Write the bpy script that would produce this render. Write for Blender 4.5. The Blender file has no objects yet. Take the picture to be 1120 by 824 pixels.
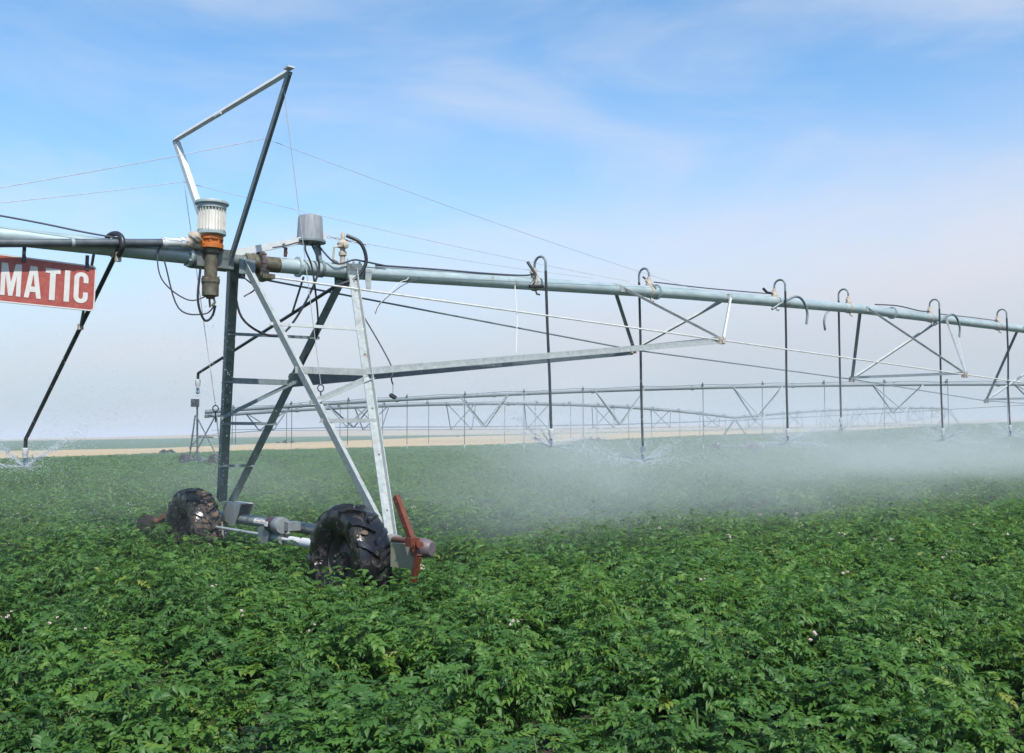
import bpy, math, random
import numpy as np
from mathutils import Vector, Matrix

random.seed(7)
rng = np.random.default_rng(11)
S = bpy.context.scene
COL = S.collection
rad = math.radians

# ------------------------------------------------------------------ camera constants
F, HY, CX, CY, H = 1100.0, 480.0, 560.0, 412.0, 1.7      # the photograph: focal length and horizon in pixels, eye height in metres
PITCH = math.atan((HY - CY) / F)
SUN_ELEV, SUN_AZ = rad(52), rad(158)                        # azimuth clockwise from the viewing direction (+Y)


def ray(px, py):
    """Direction of sight of a point of the photograph (used to survey distant ground heights)."""
    a, b = (px - CX) / F, (py - CY) / F
    return Vector((a, math.cos(PITCH) + b * math.sin(PITCH), math.sin(PITCH) - b * math.cos(PITCH)))


# ------------------------------------------------------------------ scene graph helpers
def tag(o, label=None, cat=None, group=None, kind=None):
    if label: o['label'] = label
    if cat: o['category'] = cat
    if group: o['group'] = group
    if kind: o['kind'] = kind
    return o


def empty(name, loc=(0, 0, 0), rz=0.0):
    o = bpy.data.objects.new(name, None)
    o.location = loc
    o.rotation_euler = (0, 0, rz)
    o.empty_display_size = 0.3
    COL.objects.link(o)
    return o


class MB:
    """Collects shapes and links them as one mesh object."""
    def __init__(self):
        self.v, self.f, self.s, self.m = [], [], [], []

    def face(self, idx, smooth=False, mi=0):
        self.f.append(tuple(idx)); self.s.append(smooth); self.m.append(mi)

    def box(self, c, size, M=None, mi=0):
        c = Vector(c); hx, hy, hz = size[0] / 2, size[1] / 2, size[2] / 2
        b = len(self.v)
        for x, y, z in ((-1, -1, -1), (1, -1, -1), (1, 1, -1), (-1, 1, -1), (-1, -1, 1), (1, -1, 1), (1, 1, 1), (-1, 1, 1)):
            p = Vector((x * hx, y * hy, z * hz))
            if M is not None: p = M @ p
            self.v.append(tuple(c + p))
        for q in ((3, 2, 1, 0), (4, 5, 6, 7), (0, 1, 5, 4), (1, 2, 6, 5), (2, 3, 7, 6), (3, 0, 4, 7)):
            self.face([b + i for i in q], False, mi)
        return self

    def prism(self, prof, p0, p1, a, mi=0):
        """Extrudes a closed profile [(s, t)] from p0 to p1; s runs along a, t along axis x a."""
        p0, p1, a = Vector(p0), Vector(p1), Vector(a)
        d = (p1 - p0).normalized()
        a = (a - d * a.dot(d)).normalized()
        b_ = d.cross(a)
        n = len(prof); k = len(self.v)
        for p in (p0, p1):
            for s, t in prof:
                self.v.append(tuple(p + a * s + b_ * t))
        for i in range(n):
            j = (i + 1) % n
            self.face((k + i, k + j, k + n + j, k + n + i), False, mi)
        self.face([k + i for i in range(n)][::-1], False, mi)
        self.face([k + n + i for i in range(n)], False, mi)
        return self

    def angle(self, p0, p1, a, w=0.09, t=0.009, w2=None, mi=0):
        """An L-shaped steel angle; flanges along a and along axis x a."""
        w2 = w if w2 is None else w2
        sg = 1 if w2 > 0 else -1
        prof = [(0, 0), (w, 0), (w, sg * t), (t, sg * t), (t, w2), (0, w2)]
        if sg < 0: prof = prof[::-1]
        return self.prism(prof, p0, p1, a, mi)

    def bar(self, p0, p1, w, h, a=(0, 0, 1), mi=0):
        return self.prism([(-h / 2, -w / 2), (h / 2, -w / 2), (h / 2, w / 2), (-h / 2, w / 2)], p0, p1, a, mi)

    def tube(self, pts, r, n=10, caps=True, mi=0):
        pts = [Vector(p) for p in pts]
        rs = r if isinstance(r, (list, tuple)) else [r] * len(pts)
        k0 = len(self.v)
        t = (pts[1] - pts[0]).normalized()
        up = Vector((0, 0, 1)) if abs(t.z) < 0.9 else Vector((1, 0, 0))
        a = (up - t * up.dot(t)).normalized()
        for i, p in enumerate(pts):
            if i == 0: t = (pts[1] - pts[0]).normalized()
            elif i == len(pts) - 1: t = (pts[-1] - pts[-2]).normalized()
            else: t = ((pts[i + 1] - p).normalized() + (p - pts[i - 1]).normalized()).normalized()
            a = (a - t * a.dot(t)).normalized()
            b = t.cross(a)
            for j in range(n):
                th = 2 * math.pi * j / n
                self.v.append(tuple(p + (a * math.cos(th) + b * math.sin(th)) * rs[i]))
        for i in range(len(pts) - 1):
            for j in range(n):
                q = k0 + i * n
                self.face((q + j, q + (j + 1) % n, q + n + (j + 1) % n, q + n + j), True, mi)
        if caps:
            self.face([k0 + j for j in range(n)][::-1], False, mi)
            self.face([k0 + (len(pts) - 1) * n + j for j in range(n)], False, mi)
        return self

    def lathe(self, c, axis, prof, n=24, mi=0, smooth=True):
        """prof: [(radius, height along axis)]; closed at both ends."""
        c, ax = Vector(c), Vector(axis).normalized()
        up = Vector((0, 0, 1)) if abs(ax.z) < 0.9 else Vector((1, 0, 0))
        a = (up - ax * up.dot(ax)).normalized(); b = ax.cross(a)
        k = len(self.v)
        for r, h in prof:
            for j in range(n):
                th = 2 * math.pi * j / n
                self.v.append(tuple(c + ax * h + (a * math.cos(th) + b * math.sin(th)) * r))
        for i in range(len(prof) - 1):
            sharp = smooth
            for j in range(n):
                q = k + i * n
                self.face((q + j, q + (j + 1) % n, q + n + (j + 1) % n, q + n + j), sharp, mi)
        self.face([k + j for j in range(n)][::-1], False, mi)
        self.face([k + (len(prof) - 1) * n + j for j in range(n)], False, mi)
        return self

    def mesh(self, name, mats):
        me = bpy.data.meshes.new(name)
        me.from_pydata(self.v, [], self.f)
        for m in (mats if isinstance(mats, (list, tuple)) else [mats]):
            me.materials.append(m)
        me.polygons.foreach_set('use_smooth', self.s)
        me.polygons.foreach_set('material_index', self.m)
        me.update()
        return me

    def build(self, name, mats, parent=None, loc=None):
        o = bpy.data.objects.new(name, self.mesh(name, mats))
        COL.objects.link(o)
        if parent: o.parent = parent
        if loc is not None: o.location = loc
        self.made = o
        try:
            with_auto = o.data
            if any(self.s): with_auto.set_sharp_from_angle(angle=rad(40))
        except Exception:
            pass
        return o


    def build_each(self, name, mats, parent=None):
        """Every connected piece becomes an object of its own."""
        par = list(range(len(self.v)))

        def find(i):
            while par[i] != i:
                par[i] = par[par[i]]; i = par[i]
            return i
        for f in self.f:
            for j in f[1:]: par[find(j)] = find(f[0])
        groups = {}
        for i, f in enumerate(self.f): groups.setdefault(find(f[0]), []).append(i)
        out = []
        for g in groups.values():
            q = MB(); mp = {}
            for i in g:
                for j in self.f[i]:
                    if j not in mp: mp[j] = len(q.v); q.v.append(self.v[j])
                q.face([mp[j] for j in self.f[i]], self.s[i], self.m[i])
            out.append(q.build(name, mats, parent))
        return out


def arc(c, a, b, r, t0, t1, n=10):
    c, a, b = Vector(c), Vector(a), Vector(b)
    return [c + (a * math.cos(t0 + (t1 - t0) * i / n) + b * math.sin(t0 + (t1 - t0) * i / n)) * r for i in range(n + 1)]


def spline(pts, n=8):
    P = [Vector(p) for p in pts]
    P = [P[0] * 2 - P[1]] + P + [P[-1] * 2 - P[-2]]
    out = []
    for i in range(1, len(P) - 2):
        for k in range(n):
            t = k / n
            p0, p1, p2, p3 = P[i - 1], P[i], P[i + 1], P[i + 2]
            out.append(0.5 * ((2 * p1) + (p2 - p0) * t + (2 * p0 - 5 * p1 + 4 * p2 - p3) * t * t + (3 * p1 - p0 - 3 * p2 + p3) * t ** 3))
    out.append(P[-2])
    return out


# ------------------------------------------------------------------ materials
def mat(name):
    m = bpy.data.materials.new(name); m.use_nodes = True
    nt = m.node_tree
    return m, nt, nt.nodes['Principled BSDF']


def link(nt, a, b): nt.links.new(a, b)


def noise(nt, scale, detail=4, rough=0.6, coord='Object', stretch=None):
    tc = nt.nodes.new('ShaderNodeTexCoord')
    n = nt.nodes.new('ShaderNodeTexNoise')
    n.inputs['Scale'].default_value = scale
    n.inputs['Detail'].default_value = detail
    n.inputs['Roughness'].default_value = rough
    if stretch:
        mp = nt.nodes.new('ShaderNodeMapping'); mp.inputs['Scale'].default_value = stretch
        link(nt, tc.outputs[coord], mp.inputs['Vector']); link(nt, mp.outputs[0], n.inputs['Vector'])
    else:
        link(nt, tc.outputs[coord], n.inputs['Vector'])
    return n.outputs['Fac']


def ramp(nt, fac, stops):
    r = nt.nodes.new('ShaderNodeValToRGB')
    e = r.color_ramp.elements
    while len(e) < len(stops): e.new(0.5)
    for q, (p, c) in zip(e, stops):
        q.position = p; q.color = (*c, 1)
    link(nt, fac, r.inputs['Fac'])
    return r.outputs['Color']


def mixc(nt, fac, a, b):
    m = nt.nodes.new('ShaderNodeMix'); m.data_type = 'RGBA'
    if isinstance(fac, (int, float)): m.inputs[0].default_value = fac
    else: link(nt, fac, m.inputs[0])
    for s, q in ((6, a), (7, b)):
        if isinstance(q, tuple): m.inputs[s].default_value = (*q, 1)
        else: link(nt, q, m.inputs[s])
    return m.outputs[2]


def math_(nt, op, a, b=None, clamp=False):
    m = nt.nodes.new('ShaderNodeMath'); m.operation = op; m.use_clamp = clamp
    for i, q in enumerate((a, b)):
        if q is None: continue
        if isinstance(q, (int, float)): m.inputs[i].default_value = q
        else: link(nt, q, m.inputs[i])
    return m.outputs[0]


def bump(nt, bs, fac, strength=0.2, dist=0.01):
    b = nt.nodes.new('ShaderNodeBump'); b.inputs['Strength'].default_value = strength; b.inputs['Distance'].default_value = dist
    link(nt, fac, b.inputs['Height']); link(nt, b.outputs[0], bs.inputs['Normal'])


def weathered(name, c0, c1, rough=(0.4, 0.65), metal=0.0, scale=9, stain=None, stain_at=0.62, stretch=None, stain_scale=5):
    m, nt, bs = mat(name)
    f = noise(nt, scale, 6, 0.65, stretch=stretch)
    c = ramp(nt, f, [(0.3, c0), (0.7, c1)])
    if stain:
        g = noise(nt, stain_scale, 6, 0.7)
        k = ramp(nt, g, [(stain_at, (0, 0, 0)), (stain_at + 0.1, (1, 1, 1))])
        c = mixc(nt, k, c, stain)
    link(nt, c, bs.inputs['Base Color'])
    rr = nt.nodes.new('ShaderNodeMapRange'); rr.inputs[3].default_value, rr.inputs[4].default_value = rough
    link(nt, f, rr.inputs[0]); link(nt, rr.outputs[0], bs.inputs['Roughness'])
    bs.inputs['Metallic'].default_value = metal
    bump(nt, bs, f, 0.08, 0.01)
    return m


def plain(name, c, rough=0.5, metal=0.0, var=0.25, scale=14):
    return weathered(name, tuple(x * (1 - var) for x in c), tuple(min(1, x * (1 + var)) for x in c), (rough * 0.85, min(1, rough * 1.15)), metal, scale)


M = {}
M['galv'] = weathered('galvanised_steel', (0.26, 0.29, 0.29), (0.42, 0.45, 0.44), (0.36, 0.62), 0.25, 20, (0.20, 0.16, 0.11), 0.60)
M['galv_dull_shaded'] = weathered('dull_shaded_galvanised_steel', (0.125, 0.165, 0.175), (0.22, 0.265, 0.27), (0.4, 0.65), 0.3, 18, (0.10, 0.08, 0.055), 0.60)  # darker copy; far legs, far rods and near mast leg carry their shade in it
M['pipe'] = weathered('pipe_galvanised', (0.29, 0.37, 0.38), (0.43, 0.51, 0.51), (0.32, 0.55), 0.3, 9, (0.25, 0.24, 0.20), 0.61, stretch=(0.4, 1, 1))
M['booster_pipe'] = weathered('dark_grey_pipe', (0.055, 0.068, 0.078), (0.11, 0.13, 0.14), (0.3, 0.5), 0.1, 8)
M['rubber_hose'] = plain('black_hose', (0.022, 0.024, 0.028), 0.42)
M['wire'] = plain('steel_cable', (0.48, 0.49, 0.50), 0.5, 0.1)
M['dark_wire'] = plain('dark_wire', (0.05, 0.055, 0.07), 0.55)
M['white_plastic'] = plain('white_plastic', (0.52, 0.53, 0.53), 0.4, 0, 0.08)
M['blue_plastic'] = plain('blue_nozzle', (0.05, 0.11, 0.20), 0.35)
M['motor_white'] = weathered('motor_white_paint', (0.50, 0.49, 0.45), (0.62, 0.61, 0.57), (0.4, 0.55), 0, 9, (0.40, 0.33, 0.24), 0.66)
M['motor_grey'] = weathered('motor_grey_paint', (0.22, 0.28, 0.29), (0.34, 0.40, 0.41), (0.4, 0.6), 0, 14)
M['orange'] = weathered('orange_flange', (0.36, 0.085, 0.008), (0.50, 0.15, 0.02), (0.5, 0.7), 0, 14, (0.10, 0.055, 0.03), 0.58, stain_scale=9)
M['rust'] = weathered('rusty_iron', (0.09, 0.035, 0.018), (0.17, 0.06, 0.03), (0.7, 0.9), 0, 22, (0.05, 0.03, 0.02), 0.55, stain_scale=14)
M['mossy'] = weathered('wet_stained_steel', (0.05, 0.048, 0.036), (0.15, 0.14, 0.09), (0.35, 0.6), 0.1, 22, (0.085, 0.04, 0.018), 0.53, stain_scale=12)
M['tee'] = weathered('shadow_dark_box', (0.075, 0.095, 0.095), (0.17, 0.19, 0.185), (0.4, 0.6), 0.2, 10)  # shadow on the tee box is put into its base colour
M['pinkish'] = weathered('faded_gasket', (0.38, 0.22, 0.18), (0.52, 0.34, 0.28), (0.6, 0.8), 0, 20)
M['tan_clamp'] = weathered('corroded_clamp', (0.33, 0.28, 0.22), (0.50, 0.44, 0.37), (0.6, 0.8), 0.1, 25)
M['bucket'] = weathered('grey_cover', (0.16, 0.175, 0.19), (0.28, 0.30, 0.32), (0.5, 0.7), 0, 6, stretch=(6, 6, 0.7))
M['red_paint'] = weathered('red_oxide_paint', (0.085, 0.020, 0.009), (0.16, 0.036, 0.015), (0.45, 0.65), 0, 18, (0.12, 0.05, 0.035), 0.62, stain_scale=9)
M['beige'] = plain('beige_plate', (0.20, 0.185, 0.13), 0.6, 0, 0.12)
M['cone'] = plain('mauve_grey_cap', (0.12, 0.095, 0.105), 0.5)
M['darkred'] = weathered('dark_red_motor', (0.035, 0.016, 0.015), (0.08, 0.035, 0.032), (0.4, 0.6), 0, 16)
M['soilbrown'] = weathered('dark_brown_disc', (0.008, 0.004, 0.0035), (0.020, 0.009, 0.007), (0.7, 0.9), 0, 20)
M['grime'] = weathered('grimy_tube', (0.17, 0.19, 0.18), (0.31, 0.32, 0.30), (0.5, 0.7), 0.2, 10, (0.16, 0.12, 0.08), 0.56)
M['rim'] = weathered('rusted_rim', (0.035, 0.034, 0.028), (0.13, 0.12, 0.095), (0.55, 0.75), 0.2, 9, (0.075, 0.045, 0.03), 0.55)
M['black_box'] = plain('dark_case', (0.035, 0.04, 0.048), 0.45)
M['far_steel'] = plain('far_steel', (0.14, 0.17, 0.18), 0.55, 0.25)
M['rod_lit'] = plain('lit_rod_steel', (0.55, 0.55, 0.52), 0.5, 0.1)  # near rods and braces: the light on them is put into a paler colour
M['galv_lit'] = weathered('lit_galvanised_steel', (0.47, 0.50, 0.50), (0.60, 0.62, 0.61), (0.4, 0.6), 0.15, 12)  # paler copy; light falling on mast members and a rung is in the colour
M['strut_shaded'] = plain('shaded_strut_steel', (0.075, 0.10, 0.115), 0.5, 0.2)  # shade on the far strut is put into an even dark colour
M['gear_grey'] = weathered('gearbox_grey', (0.13, 0.145, 0.15), (0.22, 0.235, 0.24), (0.4, 0.6), 0.1, 14)
M['far_dark'] = plain('far_dark_steel', (0.05, 0.06, 0.07), 0.6, 0.2)


def tyre_material(name, mud_at):
    m, nt, bs = mat(name)
    f = noise(nt, 9, 10, 0.75)
    k = ramp(nt, f, [(mud_at - .02, (0, 0, 0)), (mud_at + 0.09, (1, 1, 1))])
    mudc = ramp(nt, noise(nt, 30, 5, 0.7), [(0.3, (0.055, 0.039, 0.027)), (0.7, (0.155, 0.113, 0.078))])
    c = mixc(nt, k, (0.009, 0.009, 0.010), mudc)
    link(nt, c, bs.inputs['Base Color'])
    r = nt.nodes.new('ShaderNodeMapRange'); r.inputs[3].default_value, r.inputs[4].default_value = 0.2, 0.9
    link(nt, k, r.inputs[0]); link(nt, r.outputs[0], bs.inputs['Roughness'])
    hh = math_(nt, 'ADD', math_(nt, 'MULTIPLY', k, 0.6), math_(nt, 'MULTIPLY', noise(nt, 40, 4), 0.25))
    bump(nt, bs, hh, 0.8, 0.012)
    return m


M['tyre_wet'] = tyre_material('wet_tyre_rubber', 0.585)
M['tyre_mud'] = tyre_material('muddy_tyre_rubber', 0.515)


def sign_red():
    m, nt, bs = mat('faded_red_sign_paint')
    f = noise(nt, 16, 8, 0.7)
    c = ramp(nt, f, [(0.3, (0.26, 0.045, 0.038)), (0.6, (0.36, 0.085, 0.065)), (0.8, (0.42, 0.15, 0.105))])
    g = ramp(nt, noise(nt, 26, 6, 0.75), [(0.70, (0, 0, 0)), (0.74, (1, 1, 1))])
    c = mixc(nt, g, c, (0.50, 0.30, 0.16))
    link(nt, c, bs.inputs['Base Color']); bs.inputs['Roughness'].default_value = 0.42
    return m


M['sign_red'] = sign_red()
M['sign_white'] = weathered('white_sign_paint', (0.52, 0.51, 0.48), (0.62, 0.61, 0.59), (0.35, 0.5), 0, 12, (0.36, 0.24, 0.17), 0.66, stain_scale=22)


def leaf_material():
    m, nt, bs = mat('potato_leaf')
    at = nt.nodes.new('ShaderNodeAttribute'); at.attribute_name = 'tone'
    oi = nt.nodes.new('ShaderNodeObjectInfo')
    t = math_(nt, 'ADD', math_(nt, 'MULTIPLY', at.outputs['Fac'], 0.62), math_(nt, 'MULTIPLY', oi.outputs['Random'], 0.38))
    c = ramp(nt, t, [(0.0, (0.033, 0.086, 0.025)), (0.4, (0.064, 0.158, 0.031)), (0.75, (0.102, 0.212, 0.033)), (0.95, (0.155, 0.238, 0.038)), (1.0, (0.22, 0.26, 0.055))])
    link(nt, c, bs.inputs['Base Color'])
    bs.inputs['Roughness'].default_value = 0.5
    bs.inputs['Specular IOR Level'].default_value = 0.45
    tr = nt.nodes.new('ShaderNodeBsdfTranslucent')
    hs = nt.nodes.new('ShaderNodeHueSaturation'); hs.inputs['Value'].default_value = 1.5; hs.inputs['Hue'].default_value = 0.48
    link(nt, c, hs.inputs['Color']); link(nt, hs.outputs[0], tr.inputs['Color'])
    mx = nt.nodes.new('ShaderNodeMixShader'); mx.inputs[0].default_value = 0.40
    link(nt, bs.outputs[0], mx.inputs[1]); link(nt, tr.outputs[0], mx.inputs[2])
    link(nt, mx.outputs[0], nt.nodes['Material Output'].inputs['Surface'])
    return m


M['leaf'] = leaf_material()
M['stem'] = plain('potato_stem', (0.05, 0.09, 0.025), 0.6)


def ground_material(name, stops, scale, scale2, bump_s=0.5):
    m, nt, bs = mat(name)
    f = noise(nt, scale, 8, 0.65)
    c = ramp(nt, f, stops)
    g = noise(nt, scale2, 4, 0.6)
    c = mixc(nt, math_(nt, 'MULTIPLY', g, 0.35), c, tuple(x * 0.7 for x in stops[0][1]))
    link(nt, c, bs.inputs['Base Color']); bs.inputs['Roughness'].default_value = 0.9
    bump(nt, bs, f, bump_s, 0.05)
    return m


M['soil'] = ground_material('damp_brown_soil', [(0.3, (0.02, 0.014, 0.010)), (0.7, (0.05, 0.033, 0.022))], 9, 0.8)
M['wheat'] = ground_material('ripe_wheat', [(0.3, (0.36, 0.255, 0.12)), (0.7, (0.52, 0.385, 0.20))], 0.02, 0.006)
M['farcrop'] = ground_material('distant_green_crop', [(0.3, (0.045, 0.10, 0.035)), (0.7, (0.07, 0.13, 0.05))], 0.03, 0.006)
M['hill'] = ground_material('dry_hill', [(0.3, (0.34, 0.25, 0.15)), (0.7, (0.46, 0.36, 0.23))], 0.01, 0.003)
M['bush'] = ground_material('dark_shrub_leaf', [(0.3, (0.03, 0.05, 0.025)), (0.7, (0.06, 0.09, 0.04))], 1.5, 0.4)


# ------------------------------------------------------------------ terrain
E1 = ([-600, 0, 170, 300, 450, 560, 740, 940, 1000, 1120, 1700], [512, 502, 496, 492, 488.5, 486, 478, 471.5, 468, 463, 448])
E2 = ([-600, 0, 170, 300, 400, 480, 1700], [500, 493.5, 490.5, 485, 481.5, 478, 450])
E3 = ([-600, 0, 170, 300, 440, 560, 740, 940, 1120, 1700], [484, 482.5, 480, 478, 476.5, 475, 471, 466, 461, 447])
E4 = ([-600, 0, 100, 170, 240, 340, 560, 760, 940, 1000, 1120, 1700], [482, 481, 479, 477, 474.5, 470.5, 468, 465.5, 463, 461, 458, 447])
R1, R2, R3, R4 = 220.0, 400.0, 900.0, 1500.0


def z_line(E, az, r):
    px = CX + F * math.tan(max(-1.0, min(1.0, az)))
    py = float(np.interp(px, E[0], E[1]))
    d = ray(min(max(px, -600), 1700), py)
    return H + d.z / math.hypot(d.x, d.y) * r


def sm(t):
    t = min(1.0, max(0.0, t))
    return t * t * (3 - 2 * t)


CROP_FAR = 0.42


def ground(x, y):
    r = math.hypot(x, y)
    if y <= 0.5: return 0.0
    az = math.atan2(x, y)
    if abs(az) > 0.95: return 0.0
    fade = sm((0.95 - abs(az)) / 0.2)
    z = -0.2 * sm(r / 60)
    if r > 55:
        z = z + (z_line(E1, az, R1) - CROP_FAR - z) * sm((r - 55) / (R1 - 55))
    return z * fade


def sector(name, radii, zf, material):
    """A ring of terrain between the given radii."""
    az = np.concatenate([np.linspace(-math.pi, -1.1, 14), np.linspace(-1.0, 1.0, 121), np.linspace(1.1, math.pi, 14)])
    mb = MB(); n = len(az)
    for r in radii:
        for a in az:
            mb.v.append((r * math.sin(a), r * math.cos(a), zf(r, a)))
    for i in range(len(radii) - 1):
        for j in range(n - 1):
            q = i * n + j
            mb.face((q, q + 1, q + n + 1, q + n), True)
    o = mb.build(name, material)
    return tag(o, kind='structure')


def zf1(r, a): return ground(r * math.sin(a), r * math.cos(a))


def blend(Ea, ra, Eb, rb, lift=0.0):
    def f(r, a):
        t = (r - ra) / (rb - ra)
        back = sm((0.95 - abs(a)) / 0.2)
        za, zb = z_line(Ea, a, ra), z_line(Eb, a, rb)
        z = za + (zb - za) * t
        if lift and t < 0.02: z -= lift
        return z * back
    return f


sector('crop_ground', [0.01, 0.6, 1.5, 3, 5, 8, 12, 18, 26, 36, 48, 60, 75, 92, 112, 135, 160, 190, R1], zf1, M['soil'])
sector('wheat_field', [R1 + 0.02, 224, 280, 340, R2], blend(E1, R1, E2, R2, CROP_FAR), M['wheat'])
sector('far_field', [R2 + 0.02, 520, 700, R3], blend(E2, R2, E3, R3), M['farcrop'])
sector('hills', [R3 + 0.02, 1100, 1300, R4], blend(E3, R3, E4, R4), M['hill'])
sector('far_plain', [R4 + 0.02, 2200, 3200, 6000], lambda r, a: (z_line(E4, a, R4) - (r - R4) * 0.004) * sm((0.95 - abs(a)) / 0.2), M['hill'])


# ------------------------------------------------------------------ the potato crop
def leaflet(V, Fc, T, base, d, up, L, Wd, fold, droop, tone, detail):
    side = d.cross(up).normalized()
    rows = ((0.0, 0.12), (0.3, 0.95), (0.62, 0.8), (1.0, 0.0)) if detail else ((0.0, 0.1), (0.45, 1.0), (1.0, 0.0))
    k = len(V)
    for t, w in rows[:-1]:
        c = base + d * (L * t) - up * (droop * L * t * t)
        lift = up * (fold * Wd * w * 0.5)
        V.append(c - side * (Wd * 0.5 * w) + lift); V.append(c); V.append(c + side * (Wd * 0.5 * w) + lift)
    V.append(base + d * L - up * (droop * L))
    n = len(rows) - 1
    for i in range(n - 1):
        q = k + i * 3
        Fc.append((q, q + 1, q + 4, q + 3)); Fc.append((q + 1, q + 2, q + 5, q + 4)); T += [tone, tone]
    q = k + (n - 1) * 3; e = k + n * 3
    Fc.append((q, q + 1, e)); Fc.append((q + 1, q + 2, e)); T += [tone, tone]


def compound(V, Fc, T, base, d, up, L, rnd, detail):
    side = d.cross(up).normalized()
    tone = min(0.9, max(0.0, rnd.gauss(0.40, 0.24)))
    if rnd.random() < 0.03: tone = rnd.uniform(1.0, 1.35)
    for t, l in (((0.22, 0.27), (0.42, 0.37), (0.62, 0.42), (0.80, 0.40)) if detail else ((0.28, 0.30), (0.52, 0.40), (0.76, 0.44))):
        c = base + d * (L * t) - up * (0.35 * L * t * t)
        for s in (-1, 1):
            dd = (d * (0.55 + rnd.uniform(-.12, .12)) + side * (s * 0.9) - up * (0.08 + rnd.uniform(-.25, .35))).normalized()
            uu = (up + d * rnd.uniform(-.25, .25) + side * rnd.uniform(-.35, .35)).normalized()
            uu = (uu - dd * uu.dot(dd)).normalized()
            leaflet(V, Fc, T, c, dd, uu, L * l * rnd.uniform(.85, 1.15), L * l * rnd.uniform(0.50, 0.64), 0.5, rnd.uniform(0.05, 0.55), min(1, max(0, tone + rnd.uniform(-.08, .08))), detail)
    c = base + d * (L * 0.86) - up * (0.3 * L)
    dd = (d - up * (0.22 + rnd.uniform(-.25, .3))).normalized()
    uu = (up - dd * up.dot(dd)).normalized()
    leaflet(V, Fc, T, c, dd, uu, L * 0.42, L * 0.26, 0.5, 0.4, tone, detail)


def potato_plant(seed, n_stems, leaves, detail, radius=0.33, height=0.52, Ls=(0.17, 0.26)):
    rnd = random.Random(seed)
    V, Fc, T = [], [], []
    sv = MB()
    for s in range(n_stems):
        az = 2 * math.pi * (s + rnd.uniform(-.35, .35)) / n_stems
        reach = radius * rnd.uniform(0.35, 1.0)
        top = height * rnd.uniform(0.82, 1.12) * (1.10 - 0.48 * (reach / radius) ** 2)
        tip = Vector((math.cos(az) * reach, math.sin(az) * reach, top))
        mid = Vector((math.cos(az) * reach * 0.45, math.sin(az) * reach * 0.45, top * 0.6))
        path = spline([Vector((0, 0, 0)), mid, tip], 4)
        if detail:
            sv.tube(path[:-2:2], 0.005, 4, False)
        for k in range(leaves):
            t = 0.35 + 0.65 * (k + rnd.random() * 0.6) / leaves
            p = path[min(len(path) - 1, int(t * (len(path) - 1)))]
            a2 = az + k * 2.4 + rnd.uniform(-.5, .5)
            el = rnd.uniform(-0.25, 0.45) if k < leaves - 2 else rnd.uniform(0.15, 0.9)
            d = Vector((math.cos(a2) * math.cos(el), math.sin(a2) * math.cos(el), math.sin(el)))
            up = Vector((rnd.uniform(-.25, .25), rnd.uniform(-.25, .25), 1.0))
            up = (up - d * up.dot(d)).normalized()
            L = rnd.uniform(*Ls) * (0.72 if k >= leaves - 2 else 1.0)
            compound(V, Fc, T, p + Vector((0, 0, rnd.uniform(-.02, .02))), d, up, L, rnd, detail)
    me = bpy.data.meshes.new('potato_plant')
    nv = len(V)
    faces = Fc + [tuple(i + nv for i in f) for f in sv.f]
    me.from_pydata([tuple(p) for p in V] + sv.v, [], faces)
    me.materials.append(M['leaf']); me.materials.append(M['stem'])
    me.polygons.foreach_set('material_index', [0] * len(Fc) + [1] * len(sv.f))
    me.polygons.foreach_set('use_smooth', [True] * len(faces))
    at = me.attributes.new('tone', 'FLOAT', 'FACE')
    at.data.foreach_set('value', T + [0.5] * len(sv.f))
    return me


plants = bpy.data.collections.new('potato plants')
N_NEAR, N_FAR = 10, 4
for i in range(N_NEAR):
    plants.objects.link(bpy.data.objects.new('a_potato_plant', potato_plant(100 + i, 13, 11, True, 0.30, 0.56, (0.07, 0.142))))
for i in range(N_FAR):
    plants.objects.link(bpy.data.objects.new('b_potato_plant', potato_plant(200 + i, 8, 5, False, 0.36, 0.55, (0.14, 0.23))))

WHEELS = []            # world positions kept free of plants: (x, y, radius)
TH = rad(50.564)
UX, UY = math.sin(TH), math.cos(TH)        # along the pipe, towards the pivot
VX, VY = -UY, UX                           # direction of travel
OX, OY = -2.881, 10.648


def loc_to_world(u, v, z=0.0): return Vector((OX + UX * u + VX * v, OY + UY * u + VY * v, z))
def world_to_loc(x, y): return ((x - OX) * UX + (y - OY) * UY, (x - OX) * VX + (y - OY) * VY)


pts, rots, scls, idxs = [], [], [], []


def waves(x, y):
    return 0.5 * math.sin(x * 1.1 + 0.7 * math.sin(y * 0.53)) + 0.5 * math.sin(y * 0.83 + x * 0.37 + 1.3)


ROW_A = rad(-4)
ca, sa = math.cos(ROW_A), math.sin(ROW_A)


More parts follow.
